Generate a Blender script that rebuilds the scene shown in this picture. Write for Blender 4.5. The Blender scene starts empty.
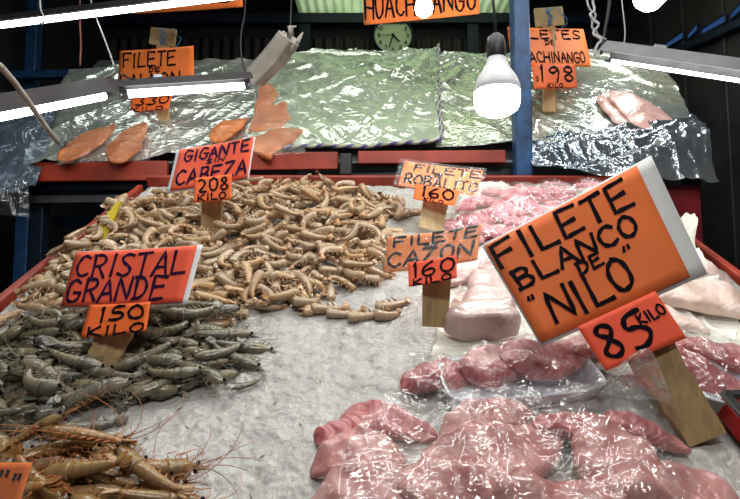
import bpy, math, random
import numpy as np
from mathutils import Vector, Matrix

rnd = random.Random(7)
nrs = np.random.RandomState(7)
PI = math.pi
C = bpy.context.scene.collection
scene = bpy.context.scene

# ------------------------------------------------------------------ camera
F = 538.0; CX, CY = 370.0, 249.5; PITCH = math.radians(4.5); ZC = 1.45
CAM = Vector((0, 0, ZC))
UPV = Vector((0, -math.sin(PITCH), math.cos(PITCH)))
FWD = Vector((0, math.cos(PITCH), math.sin(PITCH)))
cd = bpy.data.cameras.new('camera'); cam = bpy.data.objects.new('camera', cd); C.objects.link(cam)
cam.location = CAM; cam.rotation_euler = (PI/2 + PITCH, 0, 0)
cd.sensor_width = 36; cd.lens = 36 * F / 740; cd.clip_start = .02
scene.camera = cam

def ray(px, py):
    return Vector((1, 0, 0)) * ((px - CX) / F) + UPV * ((CY - py) / F) + FWD
def at(px, py, Y):                       # the point of the place seen at a pixel, Y metres in front of the lens
    d = ray(px, py); return CAM + d * (Y / d.y)
def atx(px, py, X):
    d = ray(px, py); return CAM + d * (X / d.x)
def on_plane(px, py, O, N):
    d = ray(px, py); return CAM + d * ((O - CAM).dot(N) / d.dot(N))

class Frame:
    def __init__(s, O, W):
        s.O = O; s.U = Vector((1, 0, 0)); s.W = W.normalized(); s.N = s.U.cross(s.W)
        s.M = np.array([s.U, s.W, s.N]).T
    def uw(s, px, py, h=0.0):
        p = on_plane(px, py, s.O + s.N * h, s.N) - s.O
        return p.dot(s.U), p.dot(s.W)
    def pts(s, a):                        # (N,3) u,w,h -> world
        return np.asarray(a) @ s.M.T + np.array(s.O)
BED = Frame(Vector((0, 0, ZC - .746)), Vector((0, 1, .561)))
TIER = Frame(Vector((0, 2.24, ZC + .56)), Vector((0, 1, 1.06)))

# ------------------------------------------------------------------ noise
def _h(ix, iy, seed):
    n = (ix.astype(np.int64) * 374761393 + iy.astype(np.int64) * 668265263 + seed * 1442695041) & 0x7fffffff
    n = ((n ^ (n >> 13)) * 1274126177) & 0x7fffffff
    return ((n ^ (n >> 16)) & 0xffff) / 65535.0
def vnoise(x, y, seed=0):
    x = np.asarray(x, float); y = np.asarray(y, float)
    ix, iy = np.floor(x), np.floor(y); fx, fy = x - ix, y - iy
    fx = fx*fx*fx*(fx*(fx*6-15)+10); fy = fy*fy*fy*(fy*(fy*6-15)+10)
    a = _h(ix, iy, seed); b = _h(ix+1, iy, seed); c = _h(ix, iy+1, seed); d = _h(ix+1, iy+1, seed)
    return (a*(1-fx)+b*fx)*(1-fy) + (c*(1-fx)+d*fx)*fy
def fbm(x, y, seed=0, o=4):
    t = 0; a = .5
    for i in range(o):
        t = t + a * vnoise(x * 2**i, y * 2**i, seed + i * 17); a *= .5
    return t
def ridged(x, y, seed=0, o=3):
    t = 0; a = .55
    for i in range(o):
        t = t + a * (1 - np.abs(2 * vnoise(x * 2**i, y * 2**i, seed + i * 31) - 1)) ** 2; a *= .5
    return t
def worley(x, y, seed=0):
    ix, iy = np.floor(x), np.floor(y); best = np.full(np.shape(x), 9.0)
    for dx in (-1, 0, 1):
        for dy in (-1, 0, 1):
            cx, cy = ix+dx, iy+dy
            px = cx + _h(cx, cy, seed); py = cy + _h(cx, cy, seed + 5)
            best = np.minimum(best, (x-px)**2 + (y-py)**2)
    return np.sqrt(best)

# ------------------------------------------------------------------ mesh helpers
def tag(o, label=None, cat=None, group=None, kind=None):
    if label: o['label'] = label
    if cat: o['category'] = cat
    if group: o['group'] = group
    if kind: o['kind'] = kind
    return o
def empty(name, loc, label, cat, group=None):
    o = bpy.data.objects.new(name, None); C.objects.link(o); o.location = loc
    o.empty_display_size = .02
    return tag(o, label, cat, group)
def mesh(name, V, Fc, mat=None, uv=None, smooth=True):
    me = bpy.data.meshes.new(name)
    me.from_pydata([tuple(v) for v in V], [], [tuple(f) for f in Fc])
    if uv is not None:
        uv = np.asarray(uv, float); l = me.uv_layers.new(name='UVMap')
        idx = np.empty(len(me.loops), int); me.loops.foreach_get('vertex_index', idx)
        l.data.foreach_set('uv', uv[idx].ravel())
    me.polygons.foreach_set('use_smooth', [smooth] * len(me.polygons))
    if mat: me.materials.append(mat)
    me.update(); return me
def mk(name, V, Fc, mat=None, parent=None, uv=None, smooth=True, loc=None):
    """one mesh object from world-space vertices; its origin goes to its parent's (or loc)"""
    V = np.asarray([tuple(v) for v in V], float)
    if parent is not None:
        r = parent
        off = np.zeros(3)
        while r is not None: off += np.array(r.location); r = r.parent
    else:
        off = np.array(loc) if loc is not None else np.array([V[:, 0].mean(), V[:, 1].mean(), V[:, 2].min()])
    o = bpy.data.objects.new(name, mesh(name, V - off, Fc, mat, uv, smooth)); C.objects.link(o)
    if parent is not None: o.parent = parent
    else: o.location = off
    return o
def gridf(n, m, closed=False):
    fs = []
    for i in range(n - 1):
        for j in range(m if closed else m - 1):
            k = (j + 1) % m
            fs.append((i*m+j, i*m+k, (i+1)*m+k, (i+1)*m+j))
    return fs
class MB:
    def __init__(s): s.V = []; s.F = []; s.UV = []
    def add(s, V, Fc, uv=None):
        b = len(s.V); s.V.extend([tuple(v) for v in V]); s.F.extend([tuple(b+i for i in f) for f in Fc])
        s.UV.extend([tuple(x) for x in (uv if uv is not None else [(0, 0)] * len(V))]); return s
    def box(s, c, size, R=None, bev=.0):
        R = R or Matrix.Identity(3); c = Vector(c); h = [x/2 for x in size]
        b = min(bev, min(h)*.8) if bev else 0
        if not b:
            vs = [c + R @ Vector((x*h[0], y*h[1], z*h[2])) for x in (-1,1) for y in (-1,1) for z in (-1,1)]
            return s.add(vs, [(0,1,3,2),(4,6,7,5),(0,4,5,1),(2,3,7,6),(0,2,6,4),(1,5,7,3)])
        vs = []; key = {}
        for x in (-1,1):
            for y in (-1,1):
                for z in (-1,1):
                    for ax in range(3):
                        p = [x*h[0], y*h[1], z*h[2]]
                        for k in range(3):
                            if k != ax: p[k] -= (x,y,z)[k]*b
                        key[(x,y,z,ax)] = len(vs); vs.append(c + R @ Vector(p))
        fs = []
        def k_(ax, sg, a, bb):
            q = [0,0,0]; q[ax] = sg; o = [i for i in range(3) if i != ax]; q[o[0]] = a; q[o[1]] = bb
            return key[(q[0],q[1],q[2],ax)], tuple(q)
        for ax in range(3):
            for sg in (-1,1):
                f = [k_(ax,sg,a,bb)[0] for a,bb in ((-1,-1),(1,-1),(1,1),(-1,1))]
                fs.append(f if (sg > 0) == (ax != 1) else f[::-1])
        for ax in range(3):
            o = [i for i in range(3) if i != ax]
            for a in (-1,1):
                for bb in (-1,1):
                    q1=[0,0,0]; q1[o[0]]=a; q1[o[1]]=bb; q1[ax]=-1; q2=list(q1); q2[ax]=1
                    q1=tuple(q1); q2=tuple(q2)
                    fs.append([key[q1+(o[0],)], key[q2+(o[0],)], key[q2+(o[1],)], key[q1+(o[1],)]])
        for x in (-1,1):
            for y in (-1,1):
                for z in (-1,1): fs.append([key[(x,y,z,0)],key[(x,y,z,1)],key[(x,y,z,2)]])
        return s.add(vs, fs)
    def bar(s, A, B, w, t, up=Vector((0,0,1)), bev=.003):
        A = Vector(A); B = Vector(B); d = (B-A); L = d.length; d.normalize()
        x = d.cross(up)
        if x.length < 1e-4: x = d.cross(Vector((0,1,0)))
        x.normalize(); z = x.cross(d)
        R = Matrix((x, d, z)).transposed()
        return s.box((A+B)/2, (w, L, t), R, bev)
    def tube(s, pts, r, n=8, cap=True):
        pts = [Vector(p) for p in pts]; m = len(pts)
        rs = list(r) if hasattr(r, '__len__') else [r]*m
        t = (pts[1]-pts[0]).normalized(); a = t.orthogonal().normalized(); V = []; UV = []
        for i, p in enumerate(pts):
            t2 = (pts[min(i+1,m-1)] - pts[max(i-1,0)])
            t2 = t2.normalized() if t2.length > 1e-9 else t
            a = (a - t2 * a.dot(t2)); a = a.normalized() if a.length > 1e-6 else t2.orthogonal().normalized()
            b = t2.cross(a); t = t2
            for k in range(n):
                an = 2*PI*k/n; V.append(p + (a*math.cos(an) + b*math.sin(an))*rs[i]); UV.append((i/(m-1), k/n))
        Fc = gridf(m, n, True)
        if cap: Fc += [tuple(range(n-1,-1,-1)), tuple(range((m-1)*n, m*n))]
        return s.add(V, Fc, UV)
    def lathe(s, prof, c, axis=Vector((0,0,1)), n=32):
        axis = Vector(axis).normalized(); a = axis.orthogonal().normalized(); b = axis.cross(a); c = Vector(c); V = []
        for r, z in prof:
            for k in range(n):
                an = 2*PI*k/n; V.append(c + axis*z + (a*math.cos(an)+b*math.sin(an))*max(r,1e-5))
        return s.add(V, gridf(len(prof), n, True))
    def ball(s, c, r, n=10, sc=(1,1,1)):
        V = []
        for i in range(n+1):
            th = PI*i/n
            for k in range(n*2):
                ph = PI*k/n
                V.append(Vector(c)+Vector((r*sc[0]*math.sin(th)*math.cos(ph), r*sc[1]*math.sin(th)*math.sin(ph), r*sc[2]*math.cos(th))))
        return s.add(V, gridf(n+1, n*2, True))
    def build(s, name, mat, parent=None, smooth=True, loc=None):
        o = mk(name, s.V, s.F, mat, parent, s.UV, smooth, loc)
        return o

# ------------------------------------------------------------------ materials
def new_mat(name):
    m = bpy.data.materials.new(name); m.use_nodes = True; nt = m.node_tree
    for n in list(nt.nodes):
        if n.type != 'OUTPUT_MATERIAL': nt.nodes.remove(n)
    return m, nt, nt.nodes['Material Output']
def nd(nt, t, **kw):
    n = nt.nodes.new(t)
    for k, v in kw.items():
        if hasattr(n, k): setattr(n, k, v)
        else: n.inputs[k.replace('_', ' ')].default_value = v
    return n
def rgb(c): return (c[0], c[1], c[2], 1)
def ramp(nt, fac, stops):
    r = nt.nodes.new('ShaderNodeValToRGB'); e = r.color_ramp.elements
    while len(e) < len(stops): e.new(.5)
    for i, (p, c) in enumerate(stops): e[i].position = p; e[i].color = rgb(c)
    nt.links.new(fac, r.inputs[0]); return r.outputs[0]
def coords(nt, which='Object', scale=(1,1,1)):
    t = nt.nodes.new('ShaderNodeTexCoord'); mp = nt.nodes.new('ShaderNodeMapping'); mp.inputs['Scale'].default_value = scale
    nt.links.new(t.outputs[which], mp.inputs[0]); return mp.outputs[0]
def noise(nt, vec, scale, detail=3, rough=.55, dist=0):
    n = nd(nt, 'ShaderNodeTexNoise'); n.inputs['Scale'].default_value = scale; n.inputs['Detail'].default_value = detail
    n.inputs['Roughness'].default_value = rough; n.inputs['Distortion'].default_value = dist
    nt.links.new(vec, n.inputs['Vector']); return n.outputs['Fac']
def math_(nt, op, a, b):
    n = nd(nt, 'ShaderNodeMath', operation=op)
    for i, x in enumerate((a, b)):
        if isinstance(x, (int, float)): n.inputs[i].default_value = x
        else: nt.links.new(x, n.inputs[i])
    return n.outputs[0]
def mixc(nt, fac, a, b, mode='MIX'):
    n = nd(nt, 'ShaderNodeMix', data_type='RGBA', blend_type=mode)
    for s, x in ((0, fac), (6, a), (7, b)):
        if isinstance(x, (int, float)): n.inputs[s].default_value = x
        elif isinstance(x, tuple): n.inputs[s].default_value = rgb(x)
        else: nt.links.new(x, n.inputs[s])
    return n.outputs[2]
def bump(nt, h, strength=.3, dist=.01, prev=None):
    b = nd(nt, 'ShaderNodeBump'); b.inputs['Strength'].default_value = strength; b.inputs['Distance'].default_value = dist
    nt.links.new(h, b.inputs['Height'])
    if prev is not None: nt.links.new(prev, b.inputs['Normal'])
    return b.outputs[0]
def bsdf(nt, out, col=None, rough=.5, metal=0, normal=None, spec=.5, coat=0, sss=0, sssr=(1,.4,.3), ssss=.01, alpha=1, coat_rough=.1):
    p = nt.nodes.new('ShaderNodeBsdfPrincipled')
    if isinstance(col, tuple): p.inputs['Base Color'].default_value = rgb(col)
    elif col is not None: nt.links.new(col, p.inputs['Base Color'])
    if isinstance(rough, (int, float)): p.inputs['Roughness'].default_value = rough
    else: nt.links.new(rough, p.inputs['Roughness'])
    p.inputs['Metallic'].default_value = metal; p.inputs['Specular IOR Level'].default_value = spec
    p.inputs['Coat Weight'].default_value = coat; p.inputs['Coat Roughness'].default_value = coat_rough
    if sss:
        p.inputs['Subsurface Weight'].default_value = sss; p.inputs['Subsurface Radius'].default_value = sssr; p.inputs['Subsurface Scale'].default_value = ssss
    if normal is not None:
        nt.links.new(normal, p.inputs['Normal'])
        if coat: nt.links.new(normal, p.inputs['Coat Normal'])
    if out is not None: nt.links.new(p.outputs[0], out.inputs[0])
    return p
def plain(name, col, rough=.5, metal=0, var=.15, scale=12, bmp=0, coat=0, spec=.5):
    m, nt, out = new_mat(name); v = coords(nt)
    n = noise(nt, v, scale, 4)
    d = tuple(x*(1-var*1.6) for x in col); l = tuple(min(1, x*(1+var)) for x in col)
    c = ramp(nt, n, [(.3, d), (.7, l)])
    nb = bump(nt, noise(nt, v, scale*6, 3), bmp, .004) if bmp else None
    bsdf(nt, out, c, rough, metal, nb, spec, coat); return m
def emit(name, col, s):
    m, nt, out = new_mat(name); e = nd(nt, 'ShaderNodeEmission'); e.inputs[0].default_value = rgb(col); e.inputs[1].default_value = s
    nt.links.new(e.outputs[0], out.inputs[0]); return m

def m_ice():
    m, nt, out = new_mat('crushed_ice_mat'); v = coords(nt)
    n1 = noise(nt, v, 7, 4); n2 = noise(nt, v, 38, 4, .55); n3 = noise(nt, v, 190, 3, .6)
    vo = nd(nt, 'ShaderNodeTexVoronoi'); vo.inputs['Scale'].default_value = 70; nt.links.new(v, vo.inputs['Vector'])
    c = ramp(nt, n2, [(.3, (.41,.406,.39)), (.5, (.50,.495,.47)), (.7, (.62,.615,.59))])
    big = ramp(nt, n1, [(.38, (0,0,0)), (.62, (1,1,1))]); c = mixc(nt, math_(nt, 'MULTIPLY', big, .55), c, (.40,.392,.368))
    lump = noise(nt, v, 24, 3)
    h = math_(nt, 'ADD', math_(nt, 'MULTIPLY', n2, .6), math_(nt, 'MULTIPLY', vo.outputs['Distance'], .6))
    nb = bump(nt, lump, .5, .02); nb = bump(nt, h, .4, .008, nb); nb = bump(nt, n3, .45, .003, nb)
    rr = ramp(nt, n3, [(.35, (.08,)*3), (.6, (.4,)*3)])
    bsdf(nt, out, c, rr, 0, nb, .5, .5, .25, (1,1,1), .012, coat_rough=.06); return m
def m_flesh(name, stops, streak=.5, bands=26, rough=.3, dark=(.45,.10,.11), bumps=.35):
    """raw fish: fine bands bent into chevrons along the fillet, darker blood line"""
    m, nt, out = new_mat(name); t = nt.nodes.new('ShaderNodeTexCoord')
    sep = nt.nodes.new('ShaderNodeSeparateXYZ'); nt.links.new(t.outputs['UV'], sep.inputs[0])
    vv = math_(nt, 'ABSOLUTE', math_(nt, 'SUBTRACT', math_(nt, 'FRACT', math_(nt, 'MULTIPLY', sep.outputs[1], 2), 0), .5), 0)
    oc = coords(nt); n0 = noise(nt, oc, 22, 4); n1 = noise(nt, oc, 90, 3)
    ph = math_(nt, 'ADD', math_(nt, 'MULTIPLY', sep.outputs[0], bands), math_(nt, 'MULTIPLY', vv, 9))
    ph = math_(nt, 'ADD', ph, math_(nt, 'MULTIPLY', n0, 7))
    w = math_(nt, 'ADD', math_(nt, 'MULTIPLY', math_(nt, 'SINE', math_(nt, 'MULTIPLY', ph, 3.0), 0), .5), .5)
    c = ramp(nt, n0, stops)
    c = mixc(nt, math_(nt, 'MULTIPLY', w, streak*.35), c, tuple(min(1, x*1.25+.05) for x in stops[-1][1]))
    bl = ramp(nt, math_(nt, 'ADD', vv, math_(nt, 'MULTIPLY', n1, .12)), [(.03, (1,1,1)), (.15, (0,0,0))])
    c = mixc(nt, math_(nt, 'MULTIPLY', bl, streak), c, dark)
    blot = ramp(nt, noise(nt, oc, 34, 2), [(.56, (0,0,0)), (.75, (1,1,1))])
    c = mixc(nt, math_(nt, 'MULTIPLY', blot, .5*streak), c, dark)
    nb = bump(nt, math_(nt, 'ADD', math_(nt, 'MULTIPLY', w, .5), n1), bumps, .004)
    bsdf(nt, out, c, rough, 0, nb, .5, .3, .25, (1,.35,.25), .008); return m
def m_film(name, tint=(.9,.93,.93), haze=.03, gloss=.30, wr=.5, scale=11, rough=.11, gmin=.09):
    """thin clear plastic: see-through, mirror-bright on creases"""
    m, nt, out = new_mat(name); v = coords(nt)
    n = noise(nt, v, scale, 2, .5, 1.6)
    r = math_(nt, 'ABSOLUTE', math_(nt, 'SUBTRACT', n, .5), 0)
    n2 = noise(nt, v, scale*2.6, 2, .5, .8)
    r2 = math_(nt, 'ABSOLUTE', math_(nt, 'SUBTRACT', n2, .5), 0)
    nb = bump(nt, math_(nt, 'ADD', r, math_(nt, 'MULTIPLY', r2, .35)), wr, .03)
    tr = nd(nt, 'ShaderNodeBsdfTransparent'); tr.inputs[0].default_value = rgb((.97,.98,.98))
    df = nd(nt, 'ShaderNodeBsdfDiffuse'); df.inputs[0].default_value = rgb(tint); nt.links.new(nb, df.inputs['Normal'])
    gl = nd(nt, 'ShaderNodeBsdfGlossy'); gl.inputs['Roughness'].default_value = rough; gl.inputs[0].default_value = rgb((1,1,1)); nt.links.new(nb, gl.inputs['Normal'])
    lw = nd(nt, 'ShaderNodeLayerWeight'); lw.inputs[0].default_value = gloss; nt.links.new(nb, lw.inputs['Normal']); fr = math_(nt, 'MINIMUM', math_(nt, 'MAXIMUM', lw.outputs['Fresnel'], gmin), .4)
    m1 = nd(nt, 'ShaderNodeMixShader'); m1.inputs[0].default_value = haze
    nt.links.new(tr.outputs[0], m1.inputs[1]); nt.links.new(df.outputs[0], m1.inputs[2])
    m2 = nd(nt, 'ShaderNodeMixShader'); nt.links.new(fr, m2.inputs[0])
    nt.links.new(m1.outputs[0], m2.inputs[1]); nt.links.new(gl.outputs[0], m2.inputs[2]); nt.links.new(m2.outputs[0], out.inputs[0]); return m
def m_sheet(name, a, b, metal=.5, rough=.25, wr=.5, scale=14):
    m, nt, out = new_mat(name); v = coords(nt); n = noise(nt, v, 2.2, 3)
    k = noise(nt, v, scale, 2, .5, 1.8); r = math_(nt, 'ABSOLUTE', math_(nt, 'SUBTRACT', k, .5), 0)
    k2 = noise(nt, v, scale*4, 2, .5, .6)
    c = ramp(nt, n, [(.35, a), (.65, b)])
    nb = bump(nt, math_(nt, 'ADD', r, math_(nt, 'MULTIPLY', k2, .22)), wr, .03)
    bsdf(nt, out, c, rough, metal, nb, .6, .25, coat_rough=.12); return m
def m_shrimp(name, cols, tailc, rough=.28, dark=(.12,.09,.06), bandk=.35, sp=.6, tone=.5):
    m, nt, out = new_mat(name); t = nt.nodes.new('ShaderNodeTexCoord')
    sep = nt.nodes.new('ShaderNodeSeparateXYZ'); nt.links.new(t.outputs['UV'], sep.inputs[0])
    oi = nt.nodes.new('ShaderNodeObjectInfo'); oc = coords(nt)
    n = noise(nt, oc, 120, 3); n4 = noise(nt, oc, 45, 2)
    c = ramp(nt, oi.outputs['Random'], cols)
    c = mixc(nt, math_(nt, 'MULTIPLY', n4, .55), c, tuple(min(1, x*1.35) for x in cols[len(cols)//2][1]))
    sp_ = ramp(nt, n, [(.52, (0,0,0)), (.72, (1,1,1))])
    c = mixc(nt, math_(nt, 'MULTIPLY', sp_, sp*.5), c, dark)
    ven = math_(nt, 'ADD', math_(nt, 'MULTIPLY', math_(nt, 'COSINE', math_(nt, 'MULTIPLY', sep.outputs[1], 6.2832), 0), -.5), .5)
    c = mixc(nt, math_(nt, 'MULTIPLY', ven, .55), c, dark)
    band = math_(nt, 'FRACT', math_(nt, 'MULTIPLY', sep.outputs[0], 6), 0)
    bm = ramp(nt, band, [(.0, (1,1,1)), (.16, (0,0,0)), (.86, (0,0,0)), (1, (1,1,1))])
    c = mixc(nt, math_(nt, 'MULTIPLY', bm, bandk), c, dark)
    tl = ramp(nt, sep.outputs[0], [(.72, (0,0,0)), (1, (1,1,1))])
    c = mixc(nt, math_(nt, 'MULTIPLY', tl, tone), c, tailc)
    nb = bump(nt, n, .2, .002)
    bsdf(nt, out, c, rough, 0, nb, .5, .35, .18, (1,.6,.4), .006); return m
def m_card(name, col):
    m, nt, out = new_mat(name); v = coords(nt)
    n = noise(nt, v, 9, 3); f = noise(nt, v, 140, 3)
    c = ramp(nt, n, [(.3, tuple(x*.9 for x in col)), (.7, tuple(min(1, x*1.06) for x in col))])
    bsdf(nt, out, c, .6, 0, bump(nt, f, .08, .002), .15); return m
def m_wood(name, a, b):
    m, nt, out = new_mat(name); v = coords(nt, 'Object', (60, 60, 6)); n = noise(nt, v, 1.4, 5, .6, .6)
    c = ramp(nt, n, [(.3, a), (.7, b)]); bsdf(nt, out, c, .75, 0, bump(nt, n, .3, .003)); return m

M = {}
M['ice'] = m_ice()
M['orange'] = m_card('orange_card', (.92,.22,.05)); M['orange_big'] = m_card('deep_orange_card', (.90,.205,.06))
M['red_card'] = m_card('neon_red_card', (.94,.125,.06)); M['light_orange'] = m_card('light_orange_card', (.93,.27,.07))
M['price_orange'] = m_card('price_orange_card', (.96,.17,.04))
M['ink'] = plain('marker_ink', (.010,.008,.012), .9, var=.3, spec=.05); M['ink_blue'] = plain('dark_violet_ink', (.028,.010,.042), .9, var=.3, spec=.05)
M['paper'] = plain('white_paper', (.72,.72,.72), .6, var=.06); M['wood'] = m_wood('pale_wood', (.36,.22,.09), (.56,.39,.19))
M['wood_dark'] = m_wood('brown_wood', (.25,.16,.07), (.42,.29,.13)); M['wood_pale'] = m_wood('light_wood', (.5,.36,.18), (.68,.52,.3))
M['cardboard'] = plain('cardboard', (.45,.33,.16), .8, var=.15)
M['film'] = m_film('clear_plastic'); M['sleeve'] = m_film('clear_sleeve', haze=.0, gloss=.04, wr=.06, scale=8, rough=.2, gmin=.0)
M['thin_sleeve'] = m_film('scuffed_sleeve', haze=.05, gloss=.18, wr=.4, scale=14, rough=.14, gmin=.03)
M['fillet_film'] = m_film('salmon_wrap', haze=.03, gloss=.3, wr=.6, scale=18)
M['lining'] = m_sheet('white_plastic_lining', (.80,.79,.70), (.92,.91,.85), 0, .2, .3, 9)
M['sheet_green'] = m_sheet('pale_green_sheet', (.46,.54,.42), (.62,.69,.57), .6, .24, .35, 7)
M['sheet_silver'] = m_sheet('silver_sheet', (.50,.55,.50), (.78,.82,.77), .7, .22, .45, 8)
M['sheet_right'] = m_sheet('silver_green_sheet', (.60,.66,.50), (.52,.57,.58), .7, .23, .4, 8)
M['sheet_blue'] = m_sheet('bluish_sheet', (.30,.36,.44), (.60,.64,.68), .85, .2, .5, 8)
M['sheet_dark'] = m_sheet('dark_blue_sheet', (.05,.08,.13), (.18,.22,.27), .5, .25, .8, 8)
M['foam'] = plain('white_foam', (.72,.78,.85), .45, var=.05)
M['red'] = plain('red_paint', (.33,.036,.016), .45, var=.25, scale=9, bmp=.1); M['dark_red'] = plain('dark_red_plastic', (.20,.012,.018), .45, var=.25)
M['red_crate'] = plain('red_crate', (.5,.02,.02), .4, var=.2)
M['blue'] = plain('blue_paint', (.013,.06,.16), .45, .1, var=.35, scale=20, bmp=.15); M['dark_blue'] = plain('dark_blue_paint', (.006,.014,.032), .5, .1, var=.3)
M['steel'] = plain('grey_steel', (.22,.23,.25), .35, .8, var=.2); M['black'] = plain('black_plastic', (.012,.012,.013), .45, var=.2)
M['housing'] = plain('lamp_housing', (.016,.010,.012), .6, .0, var=.25); M['reflector'] = plain('grey_reflector', (.17,.17,.175), .45, .2, var=.15)
M['lampgrey'] = plain('grey_lamp_cover', (.34,.31,.27), .5, .1, var=.25)
M['white_plastic'] = plain('white_plastic', (.72,.72,.74), .4, var=.05)
M['tube'] = emit('tube_glow', (.94,1,.96), 13.0); M['bulb'] = emit('bulb_glow', (1,.98,.94), 30.0)
M['cord_dark'] = plain('dark_cord', (.02,.02,.022), .6); M['cord_red'] = plain('red_brown_cord', (.16,.05,.04), .7)
M['cord_white'] = plain('grey_string', (.42,.42,.42), .8); M['cord_blue'] = plain('blue_string', (.03,.22,.42), .7)
M['stick'] = m_wood('grey_stick', (.30,.27,.24), (.50,.46,.42))
M['yellow'] = plain('yellow_plastic', (.72,.55,.02), .45, var=.1)
M['clock'] = plain('clock_face', (.52,.60,.42), .4, var=.04)
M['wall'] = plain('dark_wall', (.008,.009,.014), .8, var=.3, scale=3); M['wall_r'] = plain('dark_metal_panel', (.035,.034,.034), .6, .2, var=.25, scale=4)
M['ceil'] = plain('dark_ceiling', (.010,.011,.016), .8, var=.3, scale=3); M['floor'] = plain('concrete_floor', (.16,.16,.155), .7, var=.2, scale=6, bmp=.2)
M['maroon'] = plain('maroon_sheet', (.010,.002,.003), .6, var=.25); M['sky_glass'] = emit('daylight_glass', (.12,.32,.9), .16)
def m_roof():
    m, nt, out = new_mat('green_roof_sheet'); v = coords(nt); n = noise(nt, v, 3, 3)
    c = ramp(nt, n, [(.3, (.35,.5,.28)), (.7, (.55,.68,.42))])
    t = nd(nt, 'ShaderNodeBsdfTranslucent'); d = nd(nt, 'ShaderNodeBsdfDiffuse'); nt.links.new(c, t.inputs[0]); nt.links.new(c, d.inputs[0])
    mx = nd(nt, 'ShaderNodeMixShader'); mx.inputs[0].default_value = .6; nt.links.new(d.outputs[0], mx.inputs[1]); nt.links.new(t.outputs[0], mx.inputs[2]); nt.links.new(mx.outputs[0], out.inputs[0]); return m
M['roof'] = m_roof()
def m_hem():
    m, nt, out = new_mat('braided_hem'); t = nt.nodes.new('ShaderNodeTexCoord'); sp = nt.nodes.new('ShaderNodeSeparateXYZ'); nt.links.new(t.outputs['UV'], sp.inputs[0])
    f = math_(nt, 'FRACT', math_(nt, 'ADD', math_(nt, 'MULTIPLY', sp.outputs[0], 13), sp.outputs[1]), 0)
    bsdf(nt, out, ramp(nt, f, [(.35, (.08,.06,.22)), (.45, (.42,.44,.30)), (.9, (.5,.52,.36)), (1, (.10,.07,.22))]), .6); return m
M['hem'] = m_hem()
# flesh
M['fl_front'] = m_flesh('pale_pink_flesh', [(.3,(.50,.19,.18)), (.5,(.63,.31,.29)), (.72,(.74,.46,.42))], .22, 11, rough=.2, dark=(.55,.2,.18))
M['fl_dark'] = m_flesh('dark_pink_flesh', [(.3,(.36,.08,.09)), (.5,(.52,.16,.165)), (.72,(.68,.32,.30))], .7, 20)
M['fl_pink'] = m_flesh('bright_pink_flesh', [(.3,(.64,.20,.25)), (.5,(.80,.34,.39)), (.72,(.88,.50,.53))], .3, 40, bumps=.8, dark=(.62,.22,.26))
M['fl_white'] = m_flesh('whitish_flesh', [(.3,(.66,.45,.38)), (.5,(.78,.60,.52)), (.72,(.84,.70,.63))], .25, 24, dark=(.6,.3,.24))
M['fl_loin'] = m_flesh('greyish_loin_flesh', [(.3,(.54,.37,.34)), (.5,(.64,.48,.45)), (.72,(.72,.58,.54))], .15, 12, dark=(.5,.25,.25))
M['fl_salmon'] = m_flesh('salmon_flesh', [(.3,(.42,.10,.02)), (.5,(.60,.16,.03)), (.72,(.70,.25,.07))], .35, 30, dark=(.75,.4,.2))
M['fl_snap'] = m_flesh('snapper_flesh', [(.3,(.62,.33,.30)), (.5,(.76,.46,.42)), (.72,(.84,.60,.56))], .3, 24, dark=(.6,.24,.2))
M['sh_beige'] = m_shrimp('headless_shrimp_shell', [(0,(.36,.27,.165)),(.25,(.58,.36,.155)),(.45,(.64,.49,.31)),(.65,(.46,.36,.25)),(.85,(.64,.36,.13)),(1,(.70,.46,.22))], (.56,.22,.07), bandk=.25, dark=(.26,.16,.09), rough=.2, sp=.75)
M['sh_grey'] = m_shrimp('grey_shrimp_shell', [(0,(.20,.17,.09)),(.3,(.27,.25,.19)),(.55,(.33,.28,.15)),(.8,(.19,.21,.22)),(1,(.36,.33,.25))], (.12,.12,.13), bandk=.55, sp=.8, dark=(.05,.05,.05), rough=.2)
M['sh_orange'] = m_shrimp('brown_shrimp_shell', [(0,(.33,.20,.07)),(.4,(.42,.24,.08)),(.7,(.36,.25,.11)),(1,(.5,.22,.07))], (.45,.15,.04), bandk=.4, sp=.6, rough=.2)
M['leg_orange'] = plain('orange_feelers', (.50,.17,.05), .4, var=.3); M['leg_grey'] = plain('grey_feelers', (.22,.18,.11), .4, var=.3)
M['leg_pale'] = plain('pale_swimmerets', (.50,.33,.20), .4, var=.3); M['eye'] = plain('shrimp_eye', (.008,.006,.006), .15)

# ------------------------------------------------------------------ the room
def struct(name, mb, mat, smooth=False):
    o = mb.build(name, mat, None, smooth); o['kind'] = 'structure'; return o
XL, XR, YB, YF, HC = -2.4, 2.2, 4.6, -1.6, 3.88
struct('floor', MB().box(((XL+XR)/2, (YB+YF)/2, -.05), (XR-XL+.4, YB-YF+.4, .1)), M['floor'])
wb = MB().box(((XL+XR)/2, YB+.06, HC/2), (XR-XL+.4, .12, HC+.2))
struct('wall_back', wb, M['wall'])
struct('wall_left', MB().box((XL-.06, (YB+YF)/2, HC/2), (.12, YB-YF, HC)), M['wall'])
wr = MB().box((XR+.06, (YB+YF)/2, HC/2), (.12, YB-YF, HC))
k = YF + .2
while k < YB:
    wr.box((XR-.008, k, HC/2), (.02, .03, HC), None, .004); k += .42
struct('wall_right', wr, M['wall_r'])
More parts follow.
